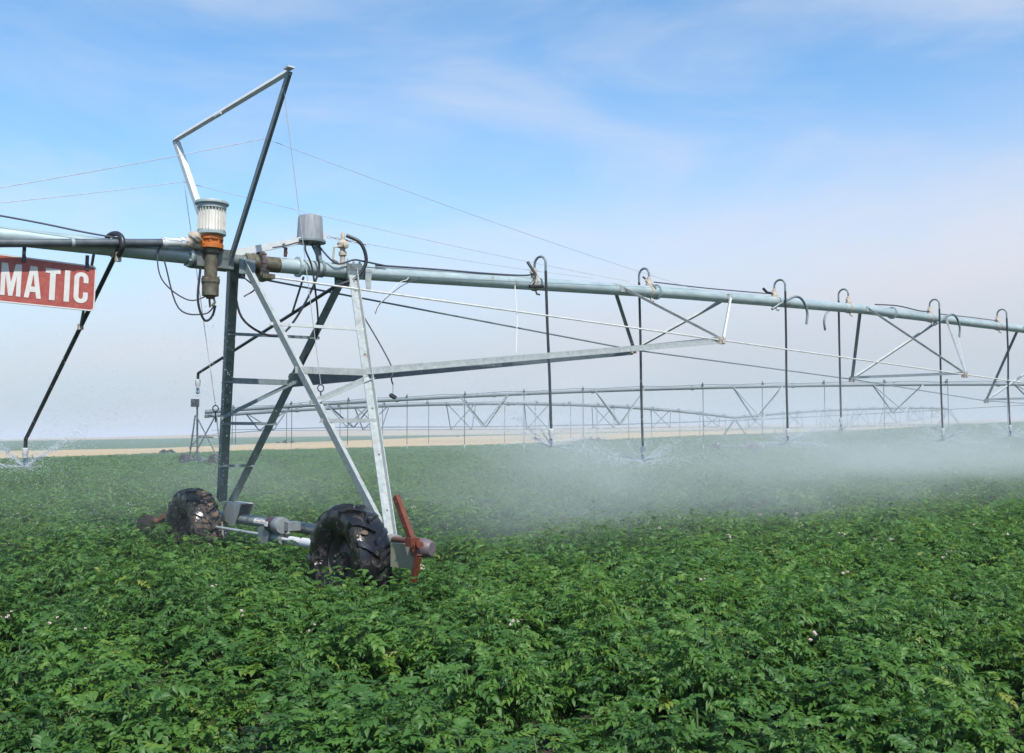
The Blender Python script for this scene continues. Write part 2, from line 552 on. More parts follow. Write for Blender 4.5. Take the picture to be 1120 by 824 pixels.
def sow(r0, r1, row, step, s_xy, s_z, half, far, jitter):
    """Plants set out in rows across the view, between two distances."""
    j0, j1 = int(-0.2 * r1 / row) - 4, int(1.15 * r1 / row) + 4
    for j in range(j0, j1):
        yy = j * row
        i1 = int(r1 * 1.1 / step) + 2
        for i in range(-i1, i1):
            xx = (i + 0.5 * (j % 2)) * step + random.uniform(-jitter, jitter) * step
            y_ = yy + random.gauss(0, 0.10) * row + 0.12 * row * math.sin(xx * 0.35 + j)
            x, y = xx * ca - y_ * sa, xx * sa + y_ * ca
            r = math.hypot(x, y)
            if r < r0 or r >= r1: continue
            if r > 3.0 and (y < 0 or abs(math.atan2(x, y)) > half): continue
            if r < 0.75: continue
            u, v = world_to_loc(x, y)
            if abs(u - 0.27) < 0.2 and (-2.35 < v < -1.35 or 1.3 < v < 2.4): 
                continue                               # the wheel track under the tower
            hh = 1.0 + 0.12 * waves(x, y) + random.gauss(0, 0.13)
            if abs(u - 0.65) < 0.3 and abs(v) < 1.4: hh *= 0.85
            if r < 30 and random.random() < 0.05: continue
            if -0.9 < u < 1.0 and 1.2 < abs(v) < 3.4: hh *= 1.04
            pts.append((x, y, ground(x, y)))
            rots.append((random.gauss(0, 0.09), random.gauss(0, 0.09), random.uniform(0, 6.283)))
            k = s_xy * random.uniform(0.80, 1.22)
            scls.append((k, k, s_z * hh))
            idxs.append(N_NEAR + random.randrange(N_FAR) if far else random.randrange(N_NEAR))


sow(0.0, 17, 0.78, 0.25, 1.0, 1.0, 0.78, False, 0.4)
sow(17, 42, 0.78, 0.32, 1.15, 1.0, 0.66, False, 0.4)
sow(42, 95, 0.95, 0.62, 1.75, 0.95, 0.62, True, 0.45)
sow(95, R1 - 0.6, 1.9, 1.25, 3.4, 0.85, 0.60, True, 0.45)

me = bpy.data.meshes.new('potato_crop')
me.vertices.add(len(pts))
me.vertices.foreach_set('co', np.array(pts, dtype=np.float32).ravel())
for nm, ty, arr, key in (('rot', 'FLOAT_VECTOR', np.array(rots, np.float32).ravel(), 'vector'), ('scl', 'FLOAT_VECTOR', np.array(scls, np.float32).ravel(), 'vector'), ('idx', 'INT', np.array(idxs, np.int32), 'value')):
    me.attributes.new(nm, ty, 'POINT').data.foreach_set(key, arr)
crop = bpy.data.objects.new('potato_crop', me); COL.objects.link(crop)
tag(crop, 'dense dark green potato plants covering the whole field around the wheels', 'potato crop', kind='stuff')
ng = bpy.data.node_groups.new('sow', 'GeometryNodeTree')
ng.interface.new_socket('Geometry', in_out='INPUT', socket_type='NodeSocketGeometry')
ng.interface.new_socket('Geometry', in_out='OUTPUT', socket_type='NodeSocketGeometry')
N = ng.nodes
gi, go = N.new('NodeGroupInput'), N.new('NodeGroupOutput')
ci = N.new('GeometryNodeCollectionInfo'); ci.inputs['Collection'].default_value = plants
ci.inputs['Separate Children'].default_value = True; ci.inputs['Reset Children'].default_value = True
ip = N.new('GeometryNodeInstanceOnPoints'); ip.inputs['Pick Instance'].default_value = True


def named(nm, ty):
    n = N.new('GeometryNodeInputNamedAttribute'); n.data_type = ty; n.inputs['Name'].default_value = nm
    return n.outputs[0]


er = N.new('FunctionNodeEulerToRotation')
ng.links.new(named('rot', 'FLOAT_VECTOR'), er.inputs[0])
ng.links.new(gi.outputs[0], ip.inputs['Points'])
ng.links.new(ci.outputs[0], ip.inputs['Instance'])
ng.links.new(named('idx', 'INT'), ip.inputs['Instance Index'])
ng.links.new(er.outputs[0], ip.inputs['Rotation'])
ng.links.new(named('scl', 'FLOAT_VECTOR'), ip.inputs['Scale'])
ng.links.new(ip.outputs[0], go.inputs[0])
crop.modifiers.new('sow', 'NODES').node_group = ng
print('plants', len(pts))

# blossoms
m, nt, bs = mat('pale_pink_petal'); bs.inputs['Base Color'].default_value = (0.50, 0.39, 0.42, 1); bs.inputs['Roughness'].default_value = 0.7
M['petal'] = m
M['petal_eye'] = plain('yellow_eye', (0.6, 0.4, 0.05), 0.6)
mb = MB(); rf = random.Random(5)
for _ in range(150):
    r = 4.5 + 30 * rf.random() ** 0.75
    az = rf.uniform(-0.56, 0.56)
    x, y = r * math.sin(az), r * math.cos(az)
    c0 = Vector((x, y, ground(x, y) + 0.62 + 0.07 * waves(x, y)))
    for q in range(rf.choice((2, 3, 4, 5, 6))):
        c = c0 + Vector((rf.uniform(-.032, .032), rf.uniform(-.032, .032), rf.uniform(-.015, .03)))
        nrm = Vector((rf.uniform(-.6, .6), rf.uniform(-1.1, 0.3), 1)).normalized()
        a = nrm.orthogonal().normalized(); b = nrm.cross(a)
        R = rf.uniform(.009, .014)
        k = len(mb.v); mb.v.append(tuple(c))
        for j in range(10):
            t = 2 * math.pi * j / 10; rr = R * (1.0 if j % 2 == 0 else 0.62)
            mb.v.append(tuple(c + (a * math.cos(t) + b * math.sin(t)) * rr + nrm * (0.006 if j % 2 else 0.002)))
        for j in range(10): mb.face((k, k + 1 + j, k + 1 + (j + 1) % 10))
        k = len(mb.v)
        for j in range(3):
            t = 2.1 * j; mb.v.append(tuple(c + (a * math.cos(t) + b * math.sin(t)) * 0.003))
        mb.v.append(tuple(c + nrm * 0.012))
        for j in range(3): mb.face((k + j, k + (j + 1) % 3, k + 3), False, 1)
tag(mb.build('potato_blossoms', [M['petal'], M['petal_eye']]), 'tiny pale pink blossoms scattered over the potato plants', 'blossoms', kind='stuff')

# ------------------------------------------------------------------ the near irrigation machine
# local frame: x along the pipe towards the pivot, y along the direction of travel, z up
ROOT = empty('irrigation_machine', (OX, OY, 0), math.pi / 2 - TH)
tag(ROOT, 'nearest galvanised pivot irrigation machine, on muddy black tyres with a tall cable mast', 'irrigation machine')

PIPE_U = [-12, -6, -2.4, 0, 1.525, 4.4, 6.94, 11.93, 18.6, 25, 32, 40]
PIPE_Z = [3.56, 3.56, 3.565, 3.585, 3.626, 3.765, 3.888, 4.060, 4.150, 4.17, 4.13, 4.0]
PR = 0.084


def pz(u): return float(np.interp(u, PIPE_U, PIPE_Z))


# main water pipe with flanged joints
mb = MB()
mb.tube([(u, 0, pz(u)) for u in np.linspace(0.42, 40, 80)], PR, 28)
for u in (0.66, 6.5, 13.05, 19.6, 26.2):
    mb.lathe((u, 0, pz(u)), (1, 0, 0.03), [(PR, -.02), (PR + .03, -.016), (PR + .03, -.002), (PR + .03, .012), (PR, .016)], 24)
pipe = mb.build('water_pipe', M['pipe'], ROOT)
mb = MB()
mb.tube([(u, 0, pz(u)) for u in np.linspace(-12, -0.56, 24)], PR, 28)
for u in (-0.58, -6.2):
    mb.lathe((u, 0, pz(u)), (1, 0, 0), [(PR, -.02), (PR + .03, -.016), (PR + .034, .0), (PR + .03, .012), (PR, .016)], 24)
    for j in range(8):
        t = j * math.pi / 4 + .2
        mb.lathe((u - .02, (PR + .018) * math.sin(t), pz(u) + (PR + .018) * math.cos(t)), (1, 0, 0), [(.011, -.012), (.011, .04)], 6, smooth=False)
mb.build('overhang_pipe', M['pipe'], ROOT)
# square tee box and flexible joint between them
mb = MB()
mb.box((-0.34, 0, 3.575), (0.40, 0.21, 0.20))
mb.lathe((-0.10, 0, 3.585), (1, 0, 0), [(.075, -.06), (.075, .12)], 20)
mb.lathe((-0.555, 0, 3.572), (1, 0, 0), [(.115, -.012), (.115, .012)], 20)
mb.build('tee_box', M['tee'], ROOT)
mb = MB()
mb.lathe((0.17, 0, 3.59), (1, 0, .02), [(.10, -.15), (.10, -.01), (.115, 0), (.115, .035), (.085, .04), (.085, .25)], 22)
jt = mb.build('joint_sleeve', M['mossy'], ROOT)
mb = MB()
mb.lathe((0.20, 0, 3.593), (1, 0, .02), [(.118, -.02), (.128, -.012), (.128, .024), (.118, .03)], 22)
for t in np.linspace(0, 6.283, 9)[:-1]:
    mb.box((0.20, .128 * math.sin(t), 3.593 + .128 * math.cos(t)), (.06, .035, .035), Matrix.Rotation(-t, 3, 'X'))
mb.build('gasket', M['pinkish'], jt)

# booster pump
PU, PV = -0.40, -0.125
mb = MB()
mb.lathe((PU, PV, 0), (0, 0, 1), [(.04, 3.14), (.05, 3.16), (.085, 3.17), (.085, 3.30), (.094, 3.305), (.094, 3.345), (.066, 3.355), (.066, 3.60), (.085, 3.61), (.085, 3.66), (.055, 3.68), (.055, 3.72)], 22)
for j in range(10):
    t = j * math.pi / 5
    mb.lathe((PU + .080 * math.cos(t), PV + .080 * math.sin(t), 0), (0, 0, 1), [(.011, 3.285), (.011, 3.37)], 6, smooth=False)
mb.tube([(PU + .02, PV - .03, 3.16), (PU + .03, PV - .05, 3.10), (PU + .0, PV - .05, 3.06)], .014, 6)
mb.tube([(PU - .01, PV, 3.16), (PU + .0, PV, 3.05)], .012, 6)
pump = mb.build('booster_pump', M['mossy'], ROOT)
mb = MB()
mb.lathe((PU, PV, 0), (0, 0, 1), [(.07, 3.655), (.122, 3.66), (.124, 3.70), (.105, 3.71), (.105, 3.745), (.122, 3.75), (.120, 3.785), (.06, 3.79)], 22)
for j in range(8):
    t = j * math.pi / 4 + .3
    mb.lathe((PU + .105 * math.cos(t), PV + .105 * math.sin(t), 0), (0, 0, 1), [(.014, 3.685), (.014, 3.80)], 6, smooth=False)
mb.build('discharge_flange', M['orange'], pump)
mb = MB()
mb.lathe((PU, PV, 0), (0, 0, 1), [(.10, 3.79), (.135, 3.80), (.135, 3.83), (.125, 3.85), (.125, 4.075), (.13, 4.08)], 28)
for j in range(26):
    t = 2 * math.pi * j / 26
    mb.box((PU + .131 * math.cos(t), PV + .131 * math.sin(t), 3.96), (.022, .007, .22), Matrix.Rotation(t, 3, 'Z'))
mb.build('motor', M['motor_white'], pump)
mb = MB()
mb.lathe((PU, PV, 0), (0, 0, 1), [(.135, 4.065), (.147, 4.075), (.147, 4.115), (.17, 4.12), (.172, 4.135), (.165, 4.15), (.11, 4.165), (.03, 4.17)], 28)
for s in (-1, 1): mb.tube(arc((PU + .08 * s, PV, 4.155), (1, 0, 0), (0, 0, 1), .016, 0, math.pi, 6), .005, 6)
mb.build('motor_cap', M['motor_grey'], pump)
mb = MB()
mb.lathe((PU, PV, 0), (0, 0, 1), [(.137, 3.80), (.147, 3.805), (.147, 3.835), (.137, 3.84)], 28)
mb.build('motor_band', M['motor_grey'], pump)
# outlet tee, white coupling and dark booster line
OUT = Vector((PU, PV - .02, 3.70))
B0, B1 = Vector((-0.80, -.13, 3.672)), Vector((-5.6, -.16, 3.06))
dline = (B1 - B0).normalized()
mb = MB()
mb.tube([OUT, (-.50, -.10, 3.685), B0 + dline * -.1], [.045, .05, .042], 14)
mb.lathe((-.62, -.12, 3.69), (.5, -.3, .8), [(.05, -.02), (.055, .05), (.075, .06), (.075, .10), (.05, .11), (.045, .135)], 16)
mb.lathe((-.66, -.12, 3.688), (1, 0, .1), [(.06, -.015), (.06, .015)], 16)
mb.build('outlet_valve', M['tan_clamp'], ROOT)
mb = MB()
q = B0 + dline * -.08
mb.tube([q + dline * -.05, q + dline * .2], .046, 16)
mb.tube([q + dline * -.03, q + dline * .01], .056, 16); mb.tube([q + dline * .15, q + dline * .18], .056, 16)
mb.build('pipe_coupling', M['white_plastic'], ROOT)
bp = MB().tube([B0 + dline * .1, B1], .04, 18).build('booster_pipe', M['booster_pipe'], ROOT)
MB().tube([B0 + dline * .96, B0 + dline * .99], .045, 18).build('pipe_ring', M['motor_grey'], bp)

# cable mast: two splayed legs and a crossbar
MU = -0.2
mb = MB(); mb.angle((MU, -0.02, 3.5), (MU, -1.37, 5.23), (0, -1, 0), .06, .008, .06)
mast = mb.build('mast_leg', M['galv_dull_shaded'], ROOT)
MB().angle((MU, 0.30, 3.70), (MU, 1.50, 5.24), (1, 0, 0), .065, .008, .065).build('mast_leg', M['galv_lit'], ROOT)
mb = MB(); mb.angle((MU - .012, -1.40, 5.21), (MU - .012, 1.53, 5.215), (.75, 0, 1), .085, .008, .04)
mb.box((MU - .02, .2, 5.19), (.02, .16, .02)); mb.box((MU, -1.42, 5.24), (.07, .10, .015))
mb.build('mast_crossbar', M['galv_lit'], ROOT)
MB().bar((-.10, -.0, 3.665), (.97, -.02, 3.985), .07, .075).build('mast_brace', M['galv_lit'], ROOT)


def cable(name, a, b, r=.005, sag=0.0, mt='wire', n=14):
    a, b = Vector(a), Vector(b)
    p = [a.lerp(b, i / n) - Vector((0, 0, sag * 4 * (i / n) * (1 - i / n))) for i in range(n + 1)]
    return MB().tube(p, r, 5).build(name, M[mt], ROOT)


CN, CF = Vector((MU, -.93, 4.67)), Vector((MU, 1.20, 4.66))
cable('cable', CN, (-3.4, -.02, 3.65), .0042, .02)
cable('cable', CF, (-3.25, .02, 3.65), .0042, .02)
cable('cable', CN, (7.58, -.02, 3.96), .003, .05, 'wire')
cable('cable', CF, (5.96, .02, 3.97), .0036, .05)
cable('cable', (.97, -.02, 3.985), (5.2, 0, 3.94), .0036, .03)
mb = MB()
for i in range(11):
    c = Vector((1.03 + i * .05, -.02, 3.985 - i * .003))
    ax = Vector((0, 1, 0)) if i % 2 else Vector((0, 0, 1))
    mb.tube([c + Vector((math.cos(t) * .03, 0, 0)) + ax * math.sin(t) * .014 for t in np.linspace(0, 6.283, 9)], .005, 5, False)
mb.build('chain', M['wire'], ROOT)
cable('plumb_wire', (MU, -1.30, 5.12), (.42, -.98, 2.25), .004)
cable('plumb_wire', (MU, 1.18, 4.68), (.22, 1.15, 2.08), .004)
mb = MB()
for c in ((.42, -.98, 2.21), (.22, 1.15, 2.05)):
    mb = MB(); mb.tube(arc(c, (1, 0, 0), (0, 0, 1), .035, 0, 6.283, 12), .007, 6, False)
    mb.tube([(c[0], c[1], c[2] - .03), (c[0], c[1] - .01, c[2] - .16)], .009, 6)
    mb.build('eye_bolt', M['dark_wire'], ROOT)

# tower legs
A0, A1 = Vector((-.12, .03, 3.50)), Vector((.53, 1.72, .93))
B0_, B1_ = Vector((1.27, .03, 3.50)), Vector((.72, 1.66, .93))
C0, C1 = Vector((-.03, -.03, 3.56)), Vector((.56, -1.82, .88))
D0, D1 = Vector((1.36, -.03, 3.66)), Vector((.685, -1.965, .72))
MB().angle(A0, A1, (1, 0, 0), .095, .01, -.095).build('tower_leg', M['galv_dull_shaded'], ROOT)
MB().angle(B0_, B1_, (-1, 0, 0), .10, .01, .10).build('tower_leg', M['galv_dull_shaded'], ROOT)
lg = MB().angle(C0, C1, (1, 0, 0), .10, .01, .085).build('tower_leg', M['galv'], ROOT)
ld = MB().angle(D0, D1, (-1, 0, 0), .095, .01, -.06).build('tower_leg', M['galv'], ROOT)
for (p0, p1, par) in ((C0, C1, lg), (D0, D1, ld)):
    mb = MB()
    for t in (.06, .1, .36, .56, .72, .9):
        p = p0.lerp(p1, t) + Vector((.045 if par is lg else -.045, -.012, -.0))
        mb.lathe(p, (0, -.83, .56), [(.010, -.01), (.010, .014), (.005, .016)], 6, smooth=False)
    mb.build_each('bolt', M['grime'], par)


def on(p0, p1, z):
    t = (z - p0.z) / (p1.z - p0.z)
    return p0.lerp(p1, t)


# rungs and cross pieces on the two sides of the tower
def rung(pa, pb, za, zb, w, mt, off, kind='ladder_rung'):
    a, b = on(*pa, za), on(*pb, zb)
    o = Vector((0, off, 0))
    a, b = a + o, b + o
    e = (b - a).normalized() * .03
    return MB().angle(a - e, b + e, (0, 0, 1), w, .006, -w if off < 0 else w).build(kind, M[mt], ROOT)


LA, LB, LC, LD = (A0, A1), (B0_, B1_), (C0, C1), (D0, D1)
rung(LA, LB, 2.84, 2.86, .032, 'galv_dull_shaded', -.014)
rung(LA, LB, 2.33, 2.33, .062, 'galv_dull_shaded', -.014, 'cross_beam')
rung(LA, LB, 1.86, 1.86, .036, 'galv_dull_shaded', -.014)
rung(LA, LB, 1.36, 1.36, .032, 'galv_dull_shaded', -.014)
rung(LA, LB, 1.93, 2.35, .045, 'galv_dull_shaded', -.03, 'cross_brace')
rung(LC, LD, 2.87, 2.88, .032, 'galv_lit', -.014)
rung(LC, LD, 2.36, 2.365, .07, 'galv', -.014, 'cross_beam')
rung(LC, LD, 1.86, 1.865, .04, 'galv', -.014)
rung(LC, LD, 2.04, 2.33, .05, 'galv', .016, 'cross_brace')
mb = MB()      # small gusset plates at the top of the legs
mb.bar((-.08, -.1, 3.52), (.10, -.1, 3.52), .012, .16); mb.bar((-.1, .1, 3.50), (.08, .1, 3.50), .012, .16)
mb.bar((1.22, -.1, 3.60), (1.42, -.1, 3.62), .012, .18); mb.bar((1.17, .1, 3.56), (1.36, .1, 3.57), .012, .22)
mb.build_each('leg_bracket', M['galv_dull_shaded'], ROOT)
# saddle band on pipe above leg and white tag hanging
mb = MB()
for u in (1.29, 1.41):
    mb.lathe((u, 0, pz(u)), (1, 0, .03), [(PR + .003, -.02), (PR + .012, -.015), (PR + .012, .015), (PR + .003, .02)], 24)
for u in (1.27, 1.35, 1.43): mb.lathe((u, -.02, pz(u) + .085), (0, 0, 1), [(.016, 0), (.016, .03), (.007, .033), (.007, .06)], 6, smooth=False)
mb.prism([(-.05, 0), (.05, 0), (.035, .26), (-.02, .26)], (1.50, -.095, 3.66), (1.50, -.09, 3.66), (1, 0, 0))
mb.build('saddle', M['galv'], ROOT)

# drive tube, plates, gear motor, shafts
BU, BZ = .66, .74
mb = MB(); mb.tube([(BU, -2.05, BZ), (BU, 2.05, BZ)], .062, 20)
for s in (-1, 1):
    mb.box((.45, s * 1.83, .60), (.42, .16, .18)); mb.lathe((.30, s * 1.83, .57), (1, 0, 0), [(.10, -.03), (.10, .12)], 18)
tube = mb.build('drive_tube', M['grime'], ROOT)
M_lab = weathered('label_paper', (0.66, 0.65, 0.60), (0.76, 0.75, 0.70), (0.6, 0.7), 0, 20)
mb = MB()


def sticker(v0, v1, t0, t1, r, mi=0):
    k = len(mb.v)
    for v in (v0, v1):
        for t in np.linspace(t0, t1, 7):
            mb.v.append((BU - r * math.cos(t), v, BZ + r * math.sin(t)))
    for i in range(6): mb.face((k + i, k + i + 1, k + 8 + i, k + 7 + i), True, mi)


sticker(.90, .60, -.15, .95, .0635)
for a, b, c, d in ((.86, .78, .05, .2), (.74, .64, .1, .25), (.85, .66, .45, .52), (.84, .72, .62, .7), (.68, .63, .6, .8)): sticker(a, b, c, d, .0642, 1)
mb.build('warning_sticker', [M_lab, plain('sticker_ink', (0.42, 0.25, 0.18), 0.6)], tube)
for s, lo, mt in ((1, 1.40, 'galv_dull_shaded'), (-1, 1.75, 'galv_dull_shaded')):
    mb = MB()
    y = s * 1.52
    mb.prism([(-.0, 0), (.28, 0.02), (.26, .26), (.02, .25)], (BU - .13, y - .006 * s, BZ - .05), (BU - .13, y + .006 * s, BZ - .05), (0, 0, 1)) if False else None
    for e in (-.085, .085):
        pl = [(1.20, .935), (1.74, .935), (1.62, .70), (1.36, .665)]
        pl = [(q[0] * s, q[1]) for q in pl]
        k = len(mb.v)
        for x_ in (BU + e - .006, BU + e + .006):
            for y_, z_ in pl: mb.v.append((x_, y_, z_))
        mb.face((k, k + 1, k + 2, k + 3)); mb.face((k + 7, k + 6, k + 5, k + 4))
        for i in range(4): mb.face((k + i, k + 4 + i, k + 4 + (i + 1) % 4, k + (i + 1) % 4))
    mb.bar((BU - .085, s * 1.47, .93), (BU + .085, s * 1.47, .93), .5, .012)
    mb.build('leg_plate', M['galv'], ROOT)
MB().tube([(.33, 1.78, .665), (.33, -.10, .665)], .018, 12).build('drive_shaft', M['galv'], ROOT)
mb = MB(); mb.tube([(.33, -.36, .655), (.33, -1.72, .655)], .018, 12)
mb.tube([(.33, -.55, .655), (.33, -.70, .655)], .045, 12); mb.tube([(.33, -.82, .655), (.33, -1.35, .655)], .05, 14)
mb.tube([(.33, -.70, .655), (.33, -.82, .655)], .03, 8)
mb.build('drive_shaft', M['white_plastic'], ROOT)
mb = MB()
mb.prism([(-.10, 0), (.10, 0), (.13, .25), (.02, .34), (-.12, .22)], (.33, .06, .70), (.52, .06, .70), (0, -1, 0)) if False else None
mb.prism([(-.09, -.13), (.09, -.13), (.11, .05), (.02, .14), (-.07, .10)], (.26, -.06, .67), (.50, -.06, .67), (0, 0, 1))
mb.lathe((.33, -.05, .655), (0, 1, 0), [(.055, -.32), (.055, .06), (.03, .09)], 18)
gear = mb.build('gearbox', M['gear_grey'], ROOT)
mb = MB(); mb.lathe((.32, -.10, .79), (0, -1, .02), [(.07, 0), (.085, .02), (.085, .17)], 22)
mb.build('motor_case', M['darkred'], gear)
mb = MB(); mb.lathe((.32, -.27, .79), (0, -1, .02), [(.087, 0), (.092, .01), (.092, .10), (.08, .125), (.02, .13)], 22)
mb.box((.40, -.44, .79), (.14, .10, .09))
mb.build('motor_case', M['gear_grey'], gear)
mb = MB(); mb.box((.236, -.17, .805), (.006, .07, .05)); mb.build('motor_label', M_lab, gear)


# wheels
def tyre_mesh(mt, R=.53, Wd=.34, rr=.245):
    mb = MB()
    hw = Wd / 2
    prof = [(rr - .02, -hw * .62), (rr + .02, -hw * .78), (rr + .10, -hw * 1.0), (R - .10, -hw * 1.02), (R - .055, -hw * .95), (R - .032, -hw * .6), (R - .026, 0),
            (R - .032, hw * .6), (R - .055, hw * .95), (R - .10, hw * 1.02), (rr + .10, hw * 1.0), (rr + .02, hw * .78), (rr - .02, hw * .62)]
    n = 56; k = len(mb.v)
    for r, h in prof:
        for j in range(n):
            t = 2 * math.pi * j / n
            mb.v.append((h, r * math.sin(t), r * math.cos(t)))
    for i in range(len(prof) - 1):
        for j in range(n):
            q = k + i * n
            mb.face((q + j, q + (j + 1) % n, q + n + (j + 1) % n, q + n + j), True)
    for j in range(n):
        q = k + (len(prof) - 1) * n
        mb.face((k + (j + 1) % n, k + j, q + j, q + (j + 1) % n), True)
    # slanting traction lugs
    nl = 14
    for s in (-1, 1):
        for j in range(nl):
            t0 = 2 * math.pi * (j + (0.5 if s > 0 else 0)) / nl
            segs = []
            for i, (h, rb, rt) in enumerate(((-.012, R - .05, R + .006), (.06, R - .055, R + .004), (.125, R - .08, R - .012), (.170, R - .13, R - .045), (.176, R - .17, R - .11))):
                tc = t0 + (h / .18) * .27
                wl = .030 + .014 * (h / .18)
                da = wl / R
                segs.append([(s * h, rb, tc - da), (s * h, rt, tc - da * .72), (s * h, rt, tc + da * .72), (s * h, rb, tc + da)])
            k = len(mb.v)
            for sg in segs:
                for (h, r, t) in sg: mb.v.append((h, r * math.sin(t), r * math.cos(t)))
            for i in range(len(segs) - 1):
                for a in range(3):
                    q = k + i * 4 + a
                    mb.face((q, q + 1, q + 5, q + 4), False)
            mb.face((k, k + 1, k + 2, k + 3)); q = k + 4 * (len(segs) - 1); mb.face((q + 3, q + 2, q + 1, q))
    return mb


def wheel(v, mt, muddy):
    mb = MB()
    c = (.25, v, .57)
    mb.lathe(c, (1, 0, 0), [(.06, -.09), (.09, -.085), (.09, -.04), (.16, -.025), (.205, .0), (.222, -.09), (.238, -.112), (.256, -.118), (.256, -.105), (.235, -.09), (.225, 0), (.235, .09), (.256, .105), (.256, .118), (.20, .09), (.09, .05)], 36)
    for j in range(8):
        t = j * math.pi / 4
        mb.lathe((c[0] - .075, c[1] + .075 * math.sin(t), c[2] + .075 * math.cos(t)), (-1, 0, 0), [(.012, 0), (.012, .05)], 6, smooth=False)
    w = mb.build('wheel', M['rim'], ROOT)
    t = tyre_mesh(mt).build('tyre', M[mt], w, c)
    t.rotation_euler = (random.uniform(0, 1), 0, 0)
    mbm = MB(); rm = random.Random(int(v * 10) + 50)
    for _ in range(18 if muddy else 8):
        t_ = rm.uniform(-1.5, 2.6); h = rm.uniform(-.15, .13)
        if v < 0: t_ = rm.uniform(-2.4, 2.4)
        r = .515 - (.03 if abs(h) > .1 else 0)
        p = Vector((c[0] + h, c[1] + r * math.sin(t_), c[2] + r * math.cos(t_)))
        nrm = Vector((0, math.sin(t_), math.cos(t_)))
        s = rm.uniform(.010, .034) * (1.25 if muddy else .8)
        k = len(mbm.v)
        a = Vector((1, 0, 0)); b = nrm.cross(a)
        for i in range(4):
            for j in range(8):
                tt = 2 * math.pi * j / 8; rr = s * (1.0, .92, .6, .15)[i] * rm.uniform(.75, 1.25)
                mbm.v.append(tuple(p + (a * math.cos(tt) * 1.4 + b * math.sin(tt)) * rr + nrm * (s * .3 * (-.5, .3, .6, .8)[i])))
        for i in range(3):
            for j in range(8):
                q = k + i * 8
                mbm.face((q + j, q + (j + 1) % 8, q + 8 + (j + 1) % 8, q + 8 + j), True)
        mbm.face([k + 24 + j for j in range(8)], True)
    tag(mbm.build('mud', M['mudclod'], w), kind='stuff')
    return w


M['mudclod'] = weathered('drying_mud', (0.06, 0.042, 0.029), (0.14, 0.10, 0.068), (0.8, 0.95), 0, 30)
tag(wheel(1.83, 'tyre_mud', True), 'far wheel with its tread caked in brown mud')
tag(wheel(-1.87, 'tyre_wet', False), 'near wheel with a wet black tread')

# rut deflectors at both ends of the drive tube
mb = MB(); mb.bar((.27, -2.62, 1.20), (.30, -2.92, .70), .06, .042, (1, 0, 0)); mb.bar((.30, -2.92, .705), (.30, -2.85, .49), .055, .04, (1, 0, 0))
mb.tube([(.62, -2.05, .76), (.40, -2.70, .80), (.28, -2.98, .81)], .03, 12)
mb.bar((.25, -2.84, .82), (.34, -2.84, .82), .09, .075)
for t_ in (.1, .3, .5, .7, .9): mb.lathe(Vector((.27, -2.62, 1.20)).lerp(Vector((.30, -2.92, .70)), t_) + Vector((-.028, 0, 0)), (-1, 0, 0), [(.009, -.01), (.009, .006)], 6, smooth=False)
df = mb.build('rut_deflector', M['red_paint'], ROOT)
mb = MB(); mb.box((.36, -2.60, .68), (.03, .27, .21), Matrix.Rotation(.25, 3, 'Z')); mb.build('deflector_plate', M['beige'], df)
mb = MB(); mb.lathe((.42, -2.70, .755), (.40, -1, -.02), [(.086, 0), (.090, .012), (.084, .10), (.068, .17), (.060, .178), (.03, .18)], 22); mb.build('deflector_cap', M['cone'], df)
mb = MB(); mb.tube([(.62, 2.05, .72), (.36, 2.85, .64), (.26, 3.1, .62)], .04, 12); mb.bar((.30, 2.75, .74), (.28, 2.45, .48), .07, .05, (1, 0, 0))
mb.bar((.26, 2.95, .66), (.30, 2.72, .74), .06, .06, (1, 0, 0))
df = mb.build('rut_deflector', M['rust'], ROOT)
mb = MB(); mb.lathe((.20, 3.26, .575), (-.85, -.45, .25), [(.05, -.05), (.115, -.045), (.135, -.02), (.135, .02), (.12, .05), (.06, .055)], 12, smooth=False); mb.build('deflector_disc', M['soilbrown'], df)

# collector cover on the pipe
mb = MB()
mb.lathe((.80, 0, 0), (0, 0, 1), [(.150, 3.915), (.146, 3.95), (.134, 4.175), (.127, 4.19), (.085, 4.203), (.02, 4.206)], 28)
cov = mb.build('junction_cover', M['bucket'], ROOT)
mb = MB(); mb.lathe((.80, 0, 0), (0, 0, 1), [(.15, 3.885), (.175, 3.89), (.175, 3.912), (.15, 3.918)], 28)
mb.bar((.90, -.04, 3.67), (.88, -.02, 3.89), .05, .05, (1, 0, 0)); mb.bar((.95, .04, 3.67), (.89, .02, 3.89), .05, .04, (1, 0, 0))
for k_ in range(5): mb.tube([(.70 + .04 * k_, -.06, 3.89), (.70 + .04 * k_, -.07, 3.86)], .012, 6)
mb.lathe((.94, 0, pz(.94)), (1, 0, .03), [(PR + .004, -.02), (PR + .014, -.016), (PR + .014, .016), (PR + .004, .02)], 20)
mb.build('cover_bracket', M['galv_dull_shaded'], cov)
mb = MB()
mb.lathe((1.20, -.03, 0), (0, 0, 1), [(.03, 3.68), (.03, 3.78), (.045, 3.79), (.045, 3.83), (.03, 3.84), (.03, 3.87), (.06, 3.88), (.065, 3.93), (.04, 3.96), (.025, 3.97), (.025, 4.03), (.012, 4.06)], 16)
mb.lathe((1.20, -.06, 3.90), (0, -1, 0), [(.035, 0), (.035, .05), (.012, .06)], 10)
mb.tube([(1.13, -.05, 3.70), (1.05, -.08, 3.72), (1.06, -.08, 3.86), (1.15, -.05, 3.89)], .012, 6)
mb.build('pressure_valve', M['tan_clamp'], ROOT)
mb = MB()
mb.tube(spline([(1.23, -.06, 4.02), (1.36, -.16, 3.93), (1.42, -.18, 3.72), (1.32, -.14, 3.53), (1.18, -.12, 3.46), (1.02, -.12, 3.40)], 7), .021, 10)
mb.build('hose', M['rubber_hose'], ROOT)
